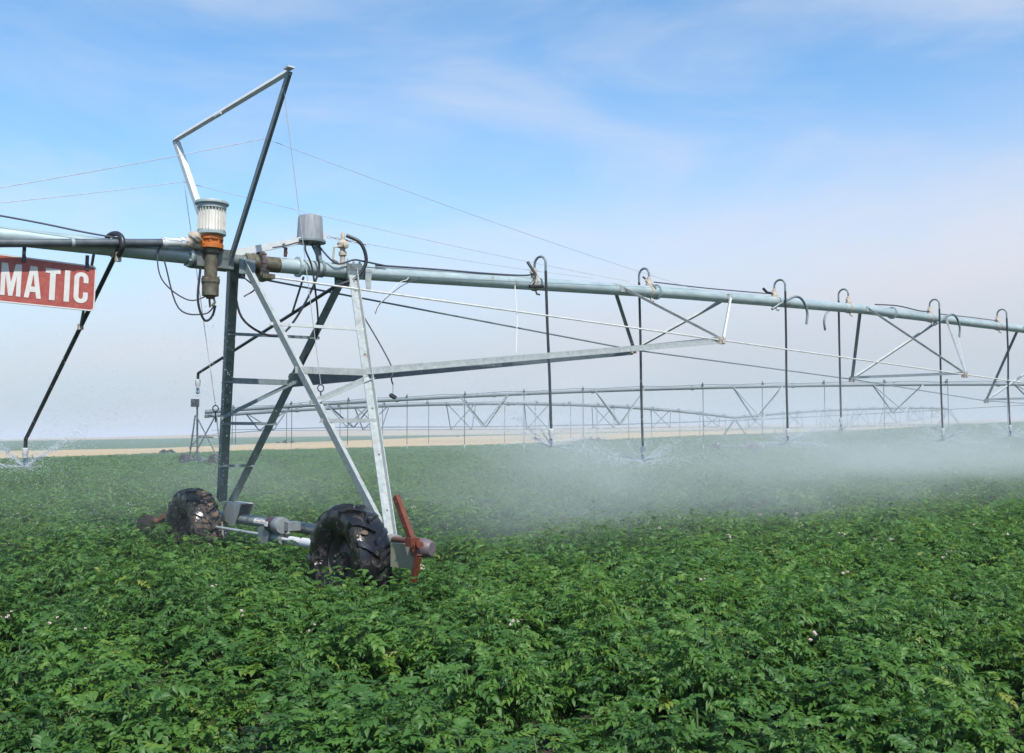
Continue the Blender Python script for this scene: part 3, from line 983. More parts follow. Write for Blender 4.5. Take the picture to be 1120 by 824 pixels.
for pth, r, mt in (
    ([(.86, -.05, 3.88), (.98, -.12, 3.72), (1.1, -.12, 3.67), (1.3, -.10, 3.74), (1.42, -.1, 3.74), (1.75, -.09, 3.72)], .011, 'dark_wire'),
    ([(.72, -.06, 3.88), (.68, -.12, 3.78), (.75, -.13, 3.62), (.80, -.12, 3.40), (1.02, .2, 3.05), (1.12, .45, 2.85), (1.02, .6, 2.55), (.95, .75, 2.45)], .011, 'rubber_hose'),
    ([(.78, -.06, 3.88), (.82, -.13, 3.72), (.84, -.13, 3.55), (.70, -.1, 3.20), (.52, .0, 2.88), (.30, .0, 2.82), (.05, .1, 3.0), (-.05, .12, 3.4)], .013, 'rubber_hose'),
    ([(.66, -.06, 3.88), (.45, -.1, 3.80), (.3, -.1, 3.76)], .008, 'dark_wire'),
    ([(-.66, -.1, 3.68), (-.92, -.1, 3.62), (-.90, -.1, 3.3), (-.62, -.1, 3.11), (-.36, -.08, 3.20)], .007, 'dark_wire'),
    ([(-.88, -.1, 3.5), (-.72, -.1, 3.02), (-.45, -.1, 2.98), (-.33, -.08, 3.08)], .008, 'dark_wire'),
    ([(-.50, -.1, 3.45), (-.52, -.1, 3.12), (-.45, -.1, 2.92), (-.36, -.08, 2.96), (-.32, -.07, 3.08)], .013, 'rubber_hose'),
    ([(-.05, -.1, 3.42), (.1, -.1, 3.3), (-.02, -.1, 3.2)], .008, 'dark_wire'),
    ([(.48, -.09, 3.72), (.42, -.1, 3.80), (.50, 0, 3.85)], .008, 'dark_wire'),
    ([(1.40, -.40, 3.12), (1.55, -.2, 3.2), (1.9, -.1, 3.52), (2.05, -.09, 3.60), (2.1, 0, 3.73)], .005, 'wire'),
    ([(1.40, -.42, 3.10), (1.6, -.2, 3.25), (1.95, -.1, 3.5), (2.2, -.09, 3.62), (2.25, 0, 3.73)], .005, 'dark_wire'),
    ([(1.24, -.44, 3.05), (1.38, -.6, 2.7), (1.42, -.75, 2.46), (1.39, -.78, 2.35), (1.41, -.78, 2.29)], .008, 'dark_wire'),
    ([(1.62, -.06, 3.72), (2.6, -.05, 3.77), (3.3, -.04, 3.80), (3.9, -.03, 3.84), (4.08, -.03, 3.88)], .012, 'dark_wire'),
    ([(3.72, -.085, 3.76), (3.70, -.10, 3.62), (3.40, -.5, 3.2), (3.06, -.89, 2.71)], .006, 'white_plastic'),
    ([(-.98, -.1, 3.64), (-1.6, -.05, 3.68), (-2.3, -.02, 3.74), (-4, 0, 3.82)], .009, 'dark_wire'),
    ([(.50, .0, 3.70), (.505, 0, 3.80)], .02, 'rust'),
    ([(6.4, -.04, 4.0), (7.5, -.04, 4.02), (8.6, -.04, 4.06), (9.3, -.03, 4.09)], .009, 'dark_wire'),
    ([(12.4, -.04, 4.18), (13.2, -.04, 4.22), (14.0, -.04, 4.19), (14.4, -.03, 4.21)], .012, 'dark_wire'),
    ([(14.8, -.04, 4.19), (16, -.04, 4.22), (17.3, -.03, 4.24)], .009, 'dark_wire'),
):
    MB().tube(spline(pth, 6), r, 7).build('cable_loop' if mt != 'white_plastic' else 'cord', M[mt], ROOT)
mb = MB(); mb.box((1.41, -.78, 2.16), (.07, .05, .035), Matrix.Rotation(.5, 3, 'Y')); mb.build('loose_clip', M['black_box'], ROOT)
MB().tube([(1.41, -.78, 2.29), (1.41, -.78, 2.17)], .004, 5).build('cord', M['white_plastic'], ROOT)


# drop hoses ---------------------------------------------------------------
def nozzle_parts(hose, p, s=1.0, down=Vector((0, 0, -1))):
    p = Vector(p)
    mb = MB(); mb.lathe(p, down, [(.02, -.02), (.036, -.01), (.036, .06), (.026, .075), (.026, .10), (.018, .105)], 14); mb.build('weight', M['white_plastic'], hose)
    mb = MB(); mb.lathe(p + down * .105, down, [(.013, 0), (.018, .01), (.018, .03), (.008, .035), (.008, .055), (.024, .06), (.028, .07), (.010, .085)], 12)
    for t in (0, 2.09, 4.19):
        q = p + down * .115 + Vector((math.cos(t), math.sin(t), 0)) * .022
        mb.tube([q, q + down * .06 + Vector((math.cos(t), math.sin(t), 0)) * .004], .004, 5)
    mb.build('nozzle', M['blue_plastic'], hose)


NOZ = []


def drop(u, side, nv, nz, bend_u=0.0, lean=0.0, gh=.17):
    """A hose hung from a gooseneck on the pipe: side -1 hangs on the near face, +1 behind the pipe."""
    z0 = pz(u)
    R = .125
    top = z0 + PR + gh
    y1 = side * .20
    # outlet clamp on top of the pipe, gooseneck over the side, straight hose below
    mb = MB()
    mb.lathe((u, 0, z0), (1, 0, .03), [(PR + .003, -.02), (PR + .013, -.016), (PR + .013, .016), (PR + .003, .02)], 20)
    mb.lathe((u, 0, 0), (0, 0, 1), [(.05, z0 + PR - .01), (.055, z0 + PR + .02), (.04, z0 + PR + .05), (.03, z0 + PR + .08), (.03, z0 + PR + .12), (.02, z0 + PR + .13)], 12)
    mb.box((u - .03, -.0, z0 + PR + .06), (.09, .03, .04), Matrix.Rotation(.5, 3, 'Y'))
    mb.tube([(u, -.02, z0 - PR - .0), (u + .01, -.03, z0 - PR - .05), (u + .05, -.05, z0 - PR - .06)], .014, 6)
    cl = mb
    end = Vector((u + bend_u + lean, nv if abs(nv) > .12 else y1, nz + .19))
    s0 = Vector((u + bend_u, y1, top - .10))
    hose = MB().tube([s0, s0.lerp(end, .33) + Vector((.018 * math.sin(u * 3), 0, 0)), s0.lerp(end, .66) + Vector((.014 * math.sin(u * 5), .01, 0)), end + Vector((0, 0, .02))], .0185, 10).build('drop_hose', M['rubber_hose'], ROOT)
    cl.build('clamp', M['tan_clamp'], hose)
    half = Vector((bend_u, y1, 0)) * .5
    ax = half.normalized()
    cc = Vector((u, 0, top)) + half
    path = [Vector((u, 0, z0 + PR + .10)), Vector((u, 0, top))] + arc(cc, -ax, (0, 0, 1), half.length, 0, math.pi, 12)[1:] + [s0 - Vector((0, 0, .05))]
    MB().tube(path, .0165, 10).build('gooseneck', M['galv_dull_shaded'], hose)
    nozzle_parts(hose, end)
    NOZ.append(end + Vector((0, 0, -.21)))
    return hose


drop(4.12, -1, -.30, 1.62, .02)
drop(6.34, 1, .20, 1.38, .0, .05)
drop(9.38, -1, -.20, 1.655, .02)
drop(11.58, 1, .20, 1.87, .0)
drop(14.46, -1, -.2, 1.69, .0)
drop(17.34, -1, -.2, 1.78, .0)
for u, s in ((20.3, 1), (23.1, -1), (26.0, 1)): drop(u, s, .2 * s, 1.75)

# short loose hose ends and clamps on the pipe
mb = MB()
mb.tube([(3.98, -.02, 4.03), (4.04, -.11, 3.86), (4.02, -.10, 3.76), (3.96, -.10, 3.70)], .02, 8)
mb.tube([(3.95, -.10, 3.69), (4.16, -.12, 3.71)], .022, 8)
mb.build('hose_stub', M['rubber_hose'], ROOT)
mb = MB()
mb.tube([(6.27, .06, 4.08), (6.36, -.02, 3.98), (6.40, -.08, 3.9)], .016, 8)
mb.build('hose_stub', M['rubber_hose'], ROOT)
mb = MB(); mb.tube([(9.05, -.02, 4.16), (9.14, -.03, 4.10), (9.24, -.03, 4.10)], .022, 8)
mb.build('hose_stub', M['rubber_hose'], ROOT)
for u, dv in ((9.62, -.22), (14.9, -.2)):
    mb = MB(); mb.tube(spline([(u - .45, -.10, pz(u) - .16), (u - .2, -.16, pz(u) - .02), (u + .05, dv, pz(u) + .08), (u + .25, dv, pz(u) + .02), (u + .36, dv, pz(u) - .16), (u + .33, dv, pz(u) - .36)], 6), .021, 9)
    mb.build('hose_stub', M['galv_dull_shaded'], ROOT)
MB().tube(spline([(11.85, .3, 4.10), (11.5, .35, 4.03), (11.36, .36, 3.85), (11.38, .36, 3.66)], 6), .02, 9).build('hose_stub', M['galv_dull_shaded'], ROOT)

# boom-back drops at the tower
mb = MB()
P0 = Vector((-1.33, -.16, pz(-1.33)))
mb.tube([(-1.33, -.13, 3.56), (-1.33, 3.05, 1.74), (-1.33, 3.13, 1.70), (-1.33, 3.14, 1.58)], .023, 12)
boom = mb.build('boom_drop', M['rubber_hose'], ROOT)
mb = MB(); mb.tube(spline([(-1.38, .12, 3.62), (-1.38, .05, 3.69), (-1.35, -.09, 3.70), (-1.33, -.20, 3.64), (-1.33, -.21, 3.54), (-1.33, -.07, 3.46)], 6), .026, 10); mb.build('gooseneck', M['rubber_hose'], boom)
MB().tube([(-1.50, .10, 3.50), (-1.34, 1.02, 2.88)], .014, 8).build('boom_strut', M['galv_dull_shaded'], boom)
mb = MB(); mb.lathe((-1.33, 0, pz(-1.33)), (1, 0, 0), [(PR + .003, -.03), (PR + .014, -.026), (PR + .014, .026), (PR + .003, .03)], 20); mb.box((-1.33, -.10, 3.47), (.05, .05, .09)); mb.box((-1.34, 1.02, 2.88), (.05, .05, .06)); mb.build_each('clamp', M['tan_clamp'], boom)
nozzle_parts(boom, (-1.33, 3.14, 1.57)); NOZ.append(Vector((-1.33, 3.14, 1.36)))
mb = MB(); mb.tube([(1.05, -.2, 3.42), (1.05, 3.70, 2.63), (1.05, 3.73, 2.62), (1.05, 3.735, 2.54)], .02, 12)
boom = mb.build('boom_drop', M['rubber_hose'], ROOT)
MB().tube([(.75, .05, 3.50), (1.05, .9, 3.2)], .013, 8).build('boom_strut', M['galv_dull_shaded'], boom)
nozzle_parts(boom, (1.05, 3.735, 2.52))

# trusses under the span -------------------------------------------------
NODES = []
for u, hv, zf, zn, ha in ((6.90, .87, 3.09, 3.11, 1.20), (13.49, 1.15, 2.888, 2.870, 1.42), (20.0, 1.55, 2.62, 2.62, 1.55), (26.6, 1.7, 2.6, 2.6, 1.6)):
    f, n = Vector((u, hv, zf)), Vector((u, -hv, zn))
    NODES.append((f, n))
    for nd, s in ((f, 1), (n, -1)):
        for e in (-1, 1):
            pu = u + e * ha
            top = Vector((pu, s * .075, pz(pu) - (.05 if s > 0 else -.0)))
            MB().angle(top, nd, (1, 0, 0), .045, .006, -.04 * s).build('truss_brace', (M['galv_dull_shaded'] if e < 0 else M['galv']) if s > 0 else M['rod_lit'], ROOT)  # shaded far side and lit near side are set by colour
        mb = MB(); mb.box(nd + Vector((0, 0, -.01)), (.12, .07, .09)); mb.lathe(nd + Vector((0, -.05, -.02)), (0, 1, 0), [(.03, 0), (.03, .1)], 8)
        mb.build('truss_joint', M['tan_clamp'], ROOT)
    MB().angle(f + Vector((0, .05, .01)), n - Vector((0, .05, 0)), (0, 0, 1), .05, .006, .045).build('spreader', M['galv'], ROOT)
    for s in (-1, 1):
        mb = MB()
        for e in (-1, 1):
            pu = u + e * ha
            mb.box((pu, s * .085, pz(pu) - .0), (.10, .02, .09))
        mb.build_each('pipe_lug', M['galv'], ROOT)
# angle struts from the tower to the first nodes, then round rods from node to node
MB().angle(Vector((1.02, -.88, 2.375)), NODES[0][1] + Vector((0, .03, -.05)), (0, 0, 1), .075, .008, .07).build('truss_strut', M['galv'], ROOT)
MB().angle(Vector((1.02, .88, 2.31)), NODES[0][0] + Vector((0, 0, -.08)), (0, 0, 1), .14, .008, -.07).build('truss_strut', M['strut_shaded'], ROOT)
st = {1: Vector((.22, -.11, 3.44)), 0: Vector((.26, .10, 3.44))}
for s in (0, 1):
    seq = [st[s]] + [n[s] for n in NODES]
    for a, b in zip(seq[:-1], seq[1:]):
        MB().tube([a, b], .0115, 8).build('truss_rod', M['galv_dull_shaded'] if s == 0 else M['rod_lit'], ROOT)
mb = MB(); mb.box((.24, 0, 3.44), (.14, .3, .05)); mb.box((.20, -.11, 3.47), (.10, .04, .07)); mb.build('rod_anchor', M['mossy'], ROOT)
# safety ties by the second node
MB().tube([(15.2, -.15, 3.95), NODES[1][1] + Vector((.05, 0, .05))], .004, 5).build('cord', M['white_plastic'], ROOT)

# ------------------------------------------------------------------ the hanging sign
SR = empty('hanging_sign', ROOT.matrix_basis @ Vector((-1.512, -.0, 2.928)), math.pi / 2 - TH)
SR.rotation_euler = (0, rad(1.4), math.pi / 2 - TH)
tag(SR, 'weathered red metal sign with bold white capital letters hanging under the overhang pipe', 'sign')
SW, SH = 1.74, .445                      # the board runs from x = -SW to 0, z = 0 to SH


def rounded(x0, x1, z0, z1, r, n=6):
    out = []
    for cx_, cz_, t0 in ((x1 - r, z1 - r, 0), (x0 + r, z1 - r, 90), (x0 + r, z0 + r, 180), (x1 - r, z0 + r, 270)):
        for i in range(n + 1):
            t = rad(t0 + 90 * i / n)
            out.append((cx_ + r * math.cos(t), cz_ + r * math.sin(t)))
    return out


def plate(mb, outline, y0, y1, mi=0):
    k = len(mb.v); n = len(outline)
    for y in (y0, y1):
        for x, z in outline: mb.v.append((x, y, z))
    mb.face([k + i for i in range(n)], False, mi); mb.face([k + n + i for i in range(n)][::-1], False, mi)
    for i in range(n):
        j = (i + 1) % n
        mb.face((k + j, k + i, k + n + i, k + n + j), False, mi)


mb = MB(); plate(mb, rounded(-SW, 0, 0, SH, .04), -.006, .006)
board = mb.build('sign_board', M['sign_red'], SR)
mb = MB()
o1, o2 = rounded(-SW + .002, -.002, .002, SH - .002, .038), rounded(-SW + .014, -.014, .014, SH - .014, .028)
k = len(mb.v); n = len(o1)
for x, z in o1: mb.v.append((x, -.0085, z))
for x, z in o2: mb.v.append((x, -.0085, z))
for i in range(n):
    j = (i + 1) % n
    mb.face((k + i, k + j, k + n + j, k + n + i))
mb.build('sign_border', M['sign_white'], SR)


def letter(mb, ch, x, w, z0, h):
    """Condensed bold capitals, each built from polygons that meet without overlapping."""
    s = w * .36
    P = lambda pts: plate(mb, [(x + a * w, z0 + b * h) for a, b in pts], -.010, -.0062)
    if ch == 'I': P([(0, 0), (1, 0), (1, 1), (0, 1)])
    elif ch == 'T': P([(0, 1), (0, .85), (.31, .85), (.31, 0), (.69, 0), (.69, .85), (1, .85), (1, 1)][::-1])
    elif ch == 'Z': P([(0, 0), (1, 0), (1, .15), (.42, .15), (1, .83), (1, 1), (.04, 1), (.04, .85), (.56, .85), (0, .17)])
    elif ch == 'M': P([(0, 0), (.22, 0), (.22, .64), (.40, 0), (.60, 0), (.78, .64), (.78, 0), (1, 0), (1, 1), (.70, 1), (.50, .42), (.30, 1), (0, 1)])
    elif ch == 'A':
        P([(0, 0), (.27, 0), (.33, .19), (.385, .36), (.5, .76), (.5, 1), (.30, 1)])
        P([(1, 0), (.73, 0), (.67, .19), (.615, .36), (.5, .76), (.5, 1), (.70, 1)][::-1])
        P([(.33, .19), (.67, .19), (.615, .36), (.385, .36)])
    elif ch == 'C':
        ro, th = .5, .34
        def half(a0, a1, cz, rx, rz, n=10): return [(.5 + rx * math.cos(rad(a0 + (a1 - a0) * i / n)), cz + rz * math.sin(rad(a0 + (a1 - a0) * i / n))) for i in range(n + 1)]
        outer = [(1, .66)] + half(0, 180, .80, .5, .2) + half(180, 360, .20, .5, .2) + [(1, .36)]
        inner = [(.66, .36)] + half(360, 180, .22, .16, .085) + half(180, 0, .78, .16, .085) + [(.66, .66)]
        pts = outer + inner
        # split into quads along the stroke so no face is concave
        nO = len(outer); inn = inner[::-1]
        for i in range(nO - 1):
            P([outer[i], outer[i + 1], inn[i + 1], inn[i]])


mb = MB()
lw = {'Z': .125, 'I': .048, 'M': .172, 'A': .148, 'T': .132, 'C': .130}
gap = .040
xr = -.070
for ch in 'ZIMMATIC'[::-1]:
    w = lw[ch]
    letter(mb, ch, xr - w, w, .068, .30)
    xr -= w + (gap if ch not in 'TA' else .03)
mb.build('lettering', M['sign_white'], SR)
mb = MB()
for x in (-.09, -.655, -1.25):
    mb.box((x, 0, SH + .052), (.03, .02, .085)); mb.lathe((x, -.018, SH + .02), (0, -1, 0), [(.012, 0), (.012, .012)], 6)
    mb.box((x, -.013, SH - .02), (.035, .008, .06))
mb.build_each('hanger', M['black_box'], SR)

# ------------------------------------------------------------------ the far irrigation machine
T1 = Vector((-18.3, 60, 0)); T1.z = ground(T1.x, T1.y) - .02
FR = empty('irrigation_machine', T1, 0)
tag(FR, 'distant irrigation machine whose pipe spans zigzag across the field behind the near one', 'irrigation machine')


def far_tower(P, yaw, lateral=2.0, hgt=3.3):
    """Tower with four legs; local x along its pipe."""
    g = P - T1
    R = Matrix.Rotation(yaw, 3, 'Z')
    W_ = lambda x, y, z: g + R @ Vector((x, y, z))
    mb = MB()
    for s in (-1, 1):
        for e in (-1, 1):
            mb.angle(W_(e * .65, s * .06, hgt), W_(e * .1, s * 1.8, .75), R @ Vector((1, 0, 0)), .09, .012, .08)
        mb.bar(W_(-.4, s * .95, 2.1), W_(.4, s * .95, 2.1), .05, .05)
        mb.bar(W_(-.25, s * 1.35, 1.45), W_(.25, s * 1.35, 1.45), .04, .04)
        mb.box(W_(0, s * 1.75, .8), (.25, .25, .25))
    mb.tube([W_(0, -1.95, .66), W_(0, 1.95, .66)], .07, 10)
    mb.box(W_(-.15, 0, .72), (.25, .35, .22), R)
    t = mb.build('tower_frame', M['far_steel'], FR)
    for s in (-1, 1):
        w = MB(); c = W_(-.35, s * 1.85, .52)
        w.lathe(c, R @ Vector((1, 0, 0)), [(.12, -.10), (.28, -.12), (.42, -.17), (.50, -.12), (.53, 0), (.50, .12), (.42, .17), (.28, .12), (.12, .1)], 22)
        w.build('wheel', M['tyre_mud'], t)
    return t


def far_span(A, B, za, zb, crown, n_drop, n_truss, first=.03, low=None, thick=.095, weights=True, hv=1.2, dep=2.0):
    A2, B2 = A - T1, B - T1
    d = (B2 - A2); d.z = 0; L = d.length; d.normalize(); sd = Vector((-d.y, d.x, 0))
    pos = lambda t: Vector((A2.x + (B2.x - A2.x) * t, A2.y + (B2.y - A2.y) * t, za + (zb - za) * t + crown * 4 * t * (1 - t) - T1.z))
    pp = MB().tube([pos(i / 40) for i in range(41)], thick, 12)
    for i in range(1, 9):
        t = i / 9
        pp.tube([pos(t - .0016), pos(t + .0016)], thick + .04, 12)
    pp.tube([pos(i / 40) + Vector((0, 0, thick + .03 + .03 * (i % 3))) for i in range(41)], .018, 5)
    pp = pp.build('water_pipe', M['far_steel'], FR)
    nodes = []
    for k in range(n_truss):
        tc = .168 + .153 * k if n_truss == 6 else (k + .5) / n_truss
        tt = math.sin(math.pi * tc)
        hw = 1.42 / L
        zc = pos(tc) - Vector((0, 0, (.9 + (dep - .9) * tt)))
        nd = [zc + sd * (hv * (.6 + .4 * tt)) * s for s in (-1, 1)]
        nodes.append(nd)
        mb = MB()
        for i, s in enumerate((-1, 1)):
            for e in (-1, 1): mb.angle(pos(tc + e * hw) + sd * (.06 * s), nd[i], d, .075, .012, .06)
        mb.bar(nd[0], nd[1], .045, .045)
        mb.build('truss_brace', M['far_steel'], FR)
    for s in (0, 1):
        seq = [pos(0.008) - Vector((0, 0, 1.1))] + [n[s] for n in nodes] + [pos(.992) - Vector((0, 0, 1.1))]
        MB().tube(seq, .013, 6).build('truss_rod', M['far_steel'], FR)
    for k in range(n_drop):
        t = (k + .5) / n_drop
        p = pos(t) + sd * (.2 if k % 2 else -.2)
        wx, wy = p.x + T1.x, p.y + T1.y
        ze = ground(wx, wy) - T1.z + 1.55
        mb = MB()
        mb.tube([pos(t), pos(t) + Vector((0, 0, .28)), p + Vector((0, 0, .28)), p + Vector((0, 0, .1)), p * 1 + Vector((0, 0, ze - p.z))], .021, 6)
        mb.box(pos(t) + Vector((0, 0, .13)), (.12, .12, .12))
        h = mb.build('drop_hose', M['far_dark'], FR)
        w = MB(); w.lathe(Vector((p.x, p.y, ze)), (0, 0, -1), [(.03, 0), (.045, .01), (.045, .09), (.02, .1), (.03, .2), (.01, .22)], 8); w.build('nozzle', M['white_plastic'], h)


T4 = Vector((33.5, 57, 0)); T4.z = ground(33.5, 57) + .35
T2 = Vector((22.3, 101, 0)); T2.z = ground(22.3, 101)
T3 = Vector((62, 143, 0)); T3.z = ground(62, 143)
far_tower(T1, rad(44)); far_tower(T2, rad(72)); far_tower(T3, rad(50)); far_tower(T4, rad(0))
zT1 = T1.z + 3.5
far_span(T1, T4, zT1, 4.75, .55, 15, 6)
far_span(T1, T2, zT1 - .25, T2.z + 3.5, 1.05, 15, 7)
far_span(T2, T3, T2.z + 3.5, T3.z + 3.5, .4, 15, 7)
mb = MB()      # control box on a post and a boom drop at the corner tower
mb.box((-.55, -.2, 4.05), (.42, .3, .46)); mb.box((-.55, -.36, 4.07), (.28, .02, .26))
mb.build('control_box', M['black_box'], FR)
mb = MB(); mb.bar((-.42, -.2, 3.95), (-.34, -.2, .3), .09, .09, (1, 0, 0)); mb.bar((-.30, -.2, 2.02), (.55, -.1, 2.0), .06, .09)
mb.tube([(-.3, -.2, 1.95), (-.85, -.2, 1.35)], .03, 6)
mb.build('corner_post', M['far_dark'], FR)


# ------------------------------------------------------------------ distant shrubs
def shrubs(px0, px1, py, r, hgt, label, seed):
    rs = random.Random(seed)
    d0, d1 = ray(px0, py), ray(px1, py)
    az0, az1 = math.atan2(d0.x, d0.y), math.atan2(d1.x, d1.y)
    am = (az0 + az1) / 2
    g0 = Vector((r * math.sin(am), r * math.cos(am), 0))
    mb = MB()
    for i in range(900):
        a = az0 + (az1 - az0) * rs.random()
        rr = r + rs.uniform(-3, 3)
        x, y = rr * math.sin(a), rr * math.cos(a)
        zg = H + ray(px0, py).z / math.hypot(d0.x, d0.y) * rr
        env = (0.6 + 0.4 * math.sin(a * 900)) * math.sqrt(max(0.05, 1 - (2 * (a - am) / (az1 - az0)) ** 2))
        c = Vector((x - g0.x, y - g0.y, zg + hgt * env * rs.random()))
        s = rs.uniform(.25, .6)
        q = Matrix.Rotation(rs.uniform(0, 6), 3, 'Z') @ Matrix.Rotation(rs.uniform(-1, 1), 3, 'X')
        k = len(mb.v)
        for vx, vy in ((-1, -.6), (.2, -1), (1, .3), (-.2, 1)): mb.v.append(tuple(c + q @ Vector((vx * s, vy * s, .2 * s * rs.uniform(-1, 1)))))
        mb.face((k, k + 1, k + 2, k + 3))
    o = mb.build('shrub_row', M['bush'], None, g0)
    return tag(o, label, 'shrubs')


shrubs(302, 325, 487.5, 395, 2.2, 'dark shrub row at the pale field edge, seen through the near tower legs', 3)
shrubs(493, 521, 481.5, 395, 1.6, 'faint dark shrub row in the tan field, right of the near tower', 4)

shrubs(176, 190, 496.3, 222, 0.7, 'tiny dark bushes on the left edge of the green crop before the tan field', 5)
shrubs(632, 662, 483.5, 222, 0.9, 'low scrub on the far crop edge, between the first two hanging hoses', 6)

# ------------------------------------------------------------------ water: streams, drops and mist
m, nt, bs = mat('water_drops')
bs.inputs['Base Color'].default_value = (0.80, 0.85, 0.90, 1); bs.inputs['Roughness'].default_value = 0.4
trn = nt.nodes.new('ShaderNodeBsdfTranslucent'); trn.inputs[0].default_value = (0.80, 0.85, 0.90, 1)
mx = nt.nodes.new('ShaderNodeMixShader'); mx.inputs[0].default_value = 0.4
link(nt, bs.outputs[0], mx.inputs[1]); link(nt, trn.outputs[0], mx.inputs[2]); link(nt, mx.outputs[0], nt.nodes['Material Output'].inputs['Surface'])
M['water'] = m
OCT = np.array([(1, 0, 0), (-1, 0, 0), (0, 1, 0), (0, -1, 0), (0, 0, 1), (0, 0, -1)], float)
OF = np.array([(0, 2, 4), (2, 1, 4), (1, 3, 4), (3, 0, 4), (2, 0, 5), (1, 2, 5), (3, 1, 5), (0, 3, 5)])
dv, df_ = [], []


def droplet(p, d, r, stretch):
    d = d / (np.linalg.norm(d) + 1e-9)
    o = OCT * r
    o = o + np.outer(o @ d, d) * (stretch - 1)
    k = 6 * len(dv)
    dv.append(p + o); df_.append(OF + k)


def spray(p, jets, strength, phase, reach=1.0):
    """Streams thrown out by the turning plate of a nozzle, breaking up into drops."""
    p = np.array(p, float)
    for j in range(jets):
        az = 2 * math.pi * j / jets + phase + rng.normal(0, .15)
        el = rad(rng.uniform(-4, 44)); v0 = rng.uniform(8.0, 11.0) * reach
        n = int(420 * strength * rng.uniform(.4, 1.3))
        for t in rng.random(n) ** 1.4 * rng.uniform(.08, .24):
            a2 = az + rng.normal(0, .014 + .85 * t)
            e2 = el + rng.normal(0, .014 + .7 * t)
            dirv = np.array([math.cos(a2) * math.cos(e2), math.sin(a2) * math.cos(e2), math.sin(e2)])
            pos = p + dirv * v0 * t * (1 - .5 * t) - np.array([0, 0, 4.9 * t * t])
            droplet(pos, dirv * v0 - np.array([0, 0, 9.8 * t]), rng.uniform(.0020, .0044), 3.0)
    for i in range(int(6000 * strength)):
        az = rng.uniform(0, 2 * math.pi); el = rad(rng.uniform(-25, 50)); v0 = rng.uniform(2.0, 9) * reach
        t = rng.random() ** 1.6 * .5
        dirv = np.array([math.cos(az) * math.cos(el), math.sin(az) * math.cos(el), math.sin(el)])
        pos = p + dirv * v0 * t * (1 - .4 * t) - np.array([0, 0, 4.0 * t * t])
        if pos[2] < .5: continue
        droplet(pos, dirv * v0 - np.array([0, 0, 9.8 * t]), rng.uniform(.0015, .0036), 1.6)


for i, p in enumerate(NOZ):
    spray(p, 15, 1.0 if i < 6 else .7, .37 * i)
spray((1.05, 3.735, 2.30), 4, .08, .2)
# leak dripping from the pump foot, drifting down and to the side
for i in range(420):
    t = rng.random()
    q = np.array([-.33 + rng.normal(0, .03 + .28 * t), -.06 + rng.normal(0, .05 + .25 * t), 3.08 - 1.9 * t ** 1.3])
    droplet(q, np.array([0, 0, -1.0]), rng.uniform(.002, .0048), 1.3)
for i in range(900):
    q = np.array([rng.uniform(-3.0, .2), rng.normal(1.2, 1.3), rng.uniform(.7, 2.9)])
    droplet(q, np.array([.2, .3, -1.0]), rng.uniform(.002, .0046), 1.3)
vv = np.concatenate(dv).astype(np.float32); ff = np.concatenate(df_).astype(np.int32)
me = bpy.data.meshes.new('sprinkler_spray')
me.vertices.add(len(vv)); me.vertices.foreach_set('co', vv.ravel())
me.loops.add(ff.size); me.loops.foreach_set('vertex_index', ff.ravel())
me.polygons.add(len(ff)); me.polygons.foreach_set('loop_start', np.arange(0, ff.size, 3, dtype=np.int32)); me.polygons.foreach_set('loop_total', np.full(len(ff), 3, np.int32))
me.materials.append(M['water']); me.update(); me.validate()
sp = bpy.data.objects.new('sprinkler_spray', me); COL.objects.link(sp); sp.matrix_world = ROOT.matrix_basis
tag(sp, 'fine white water spray flying out from the hanging nozzles', 'water spray', kind='stuff')


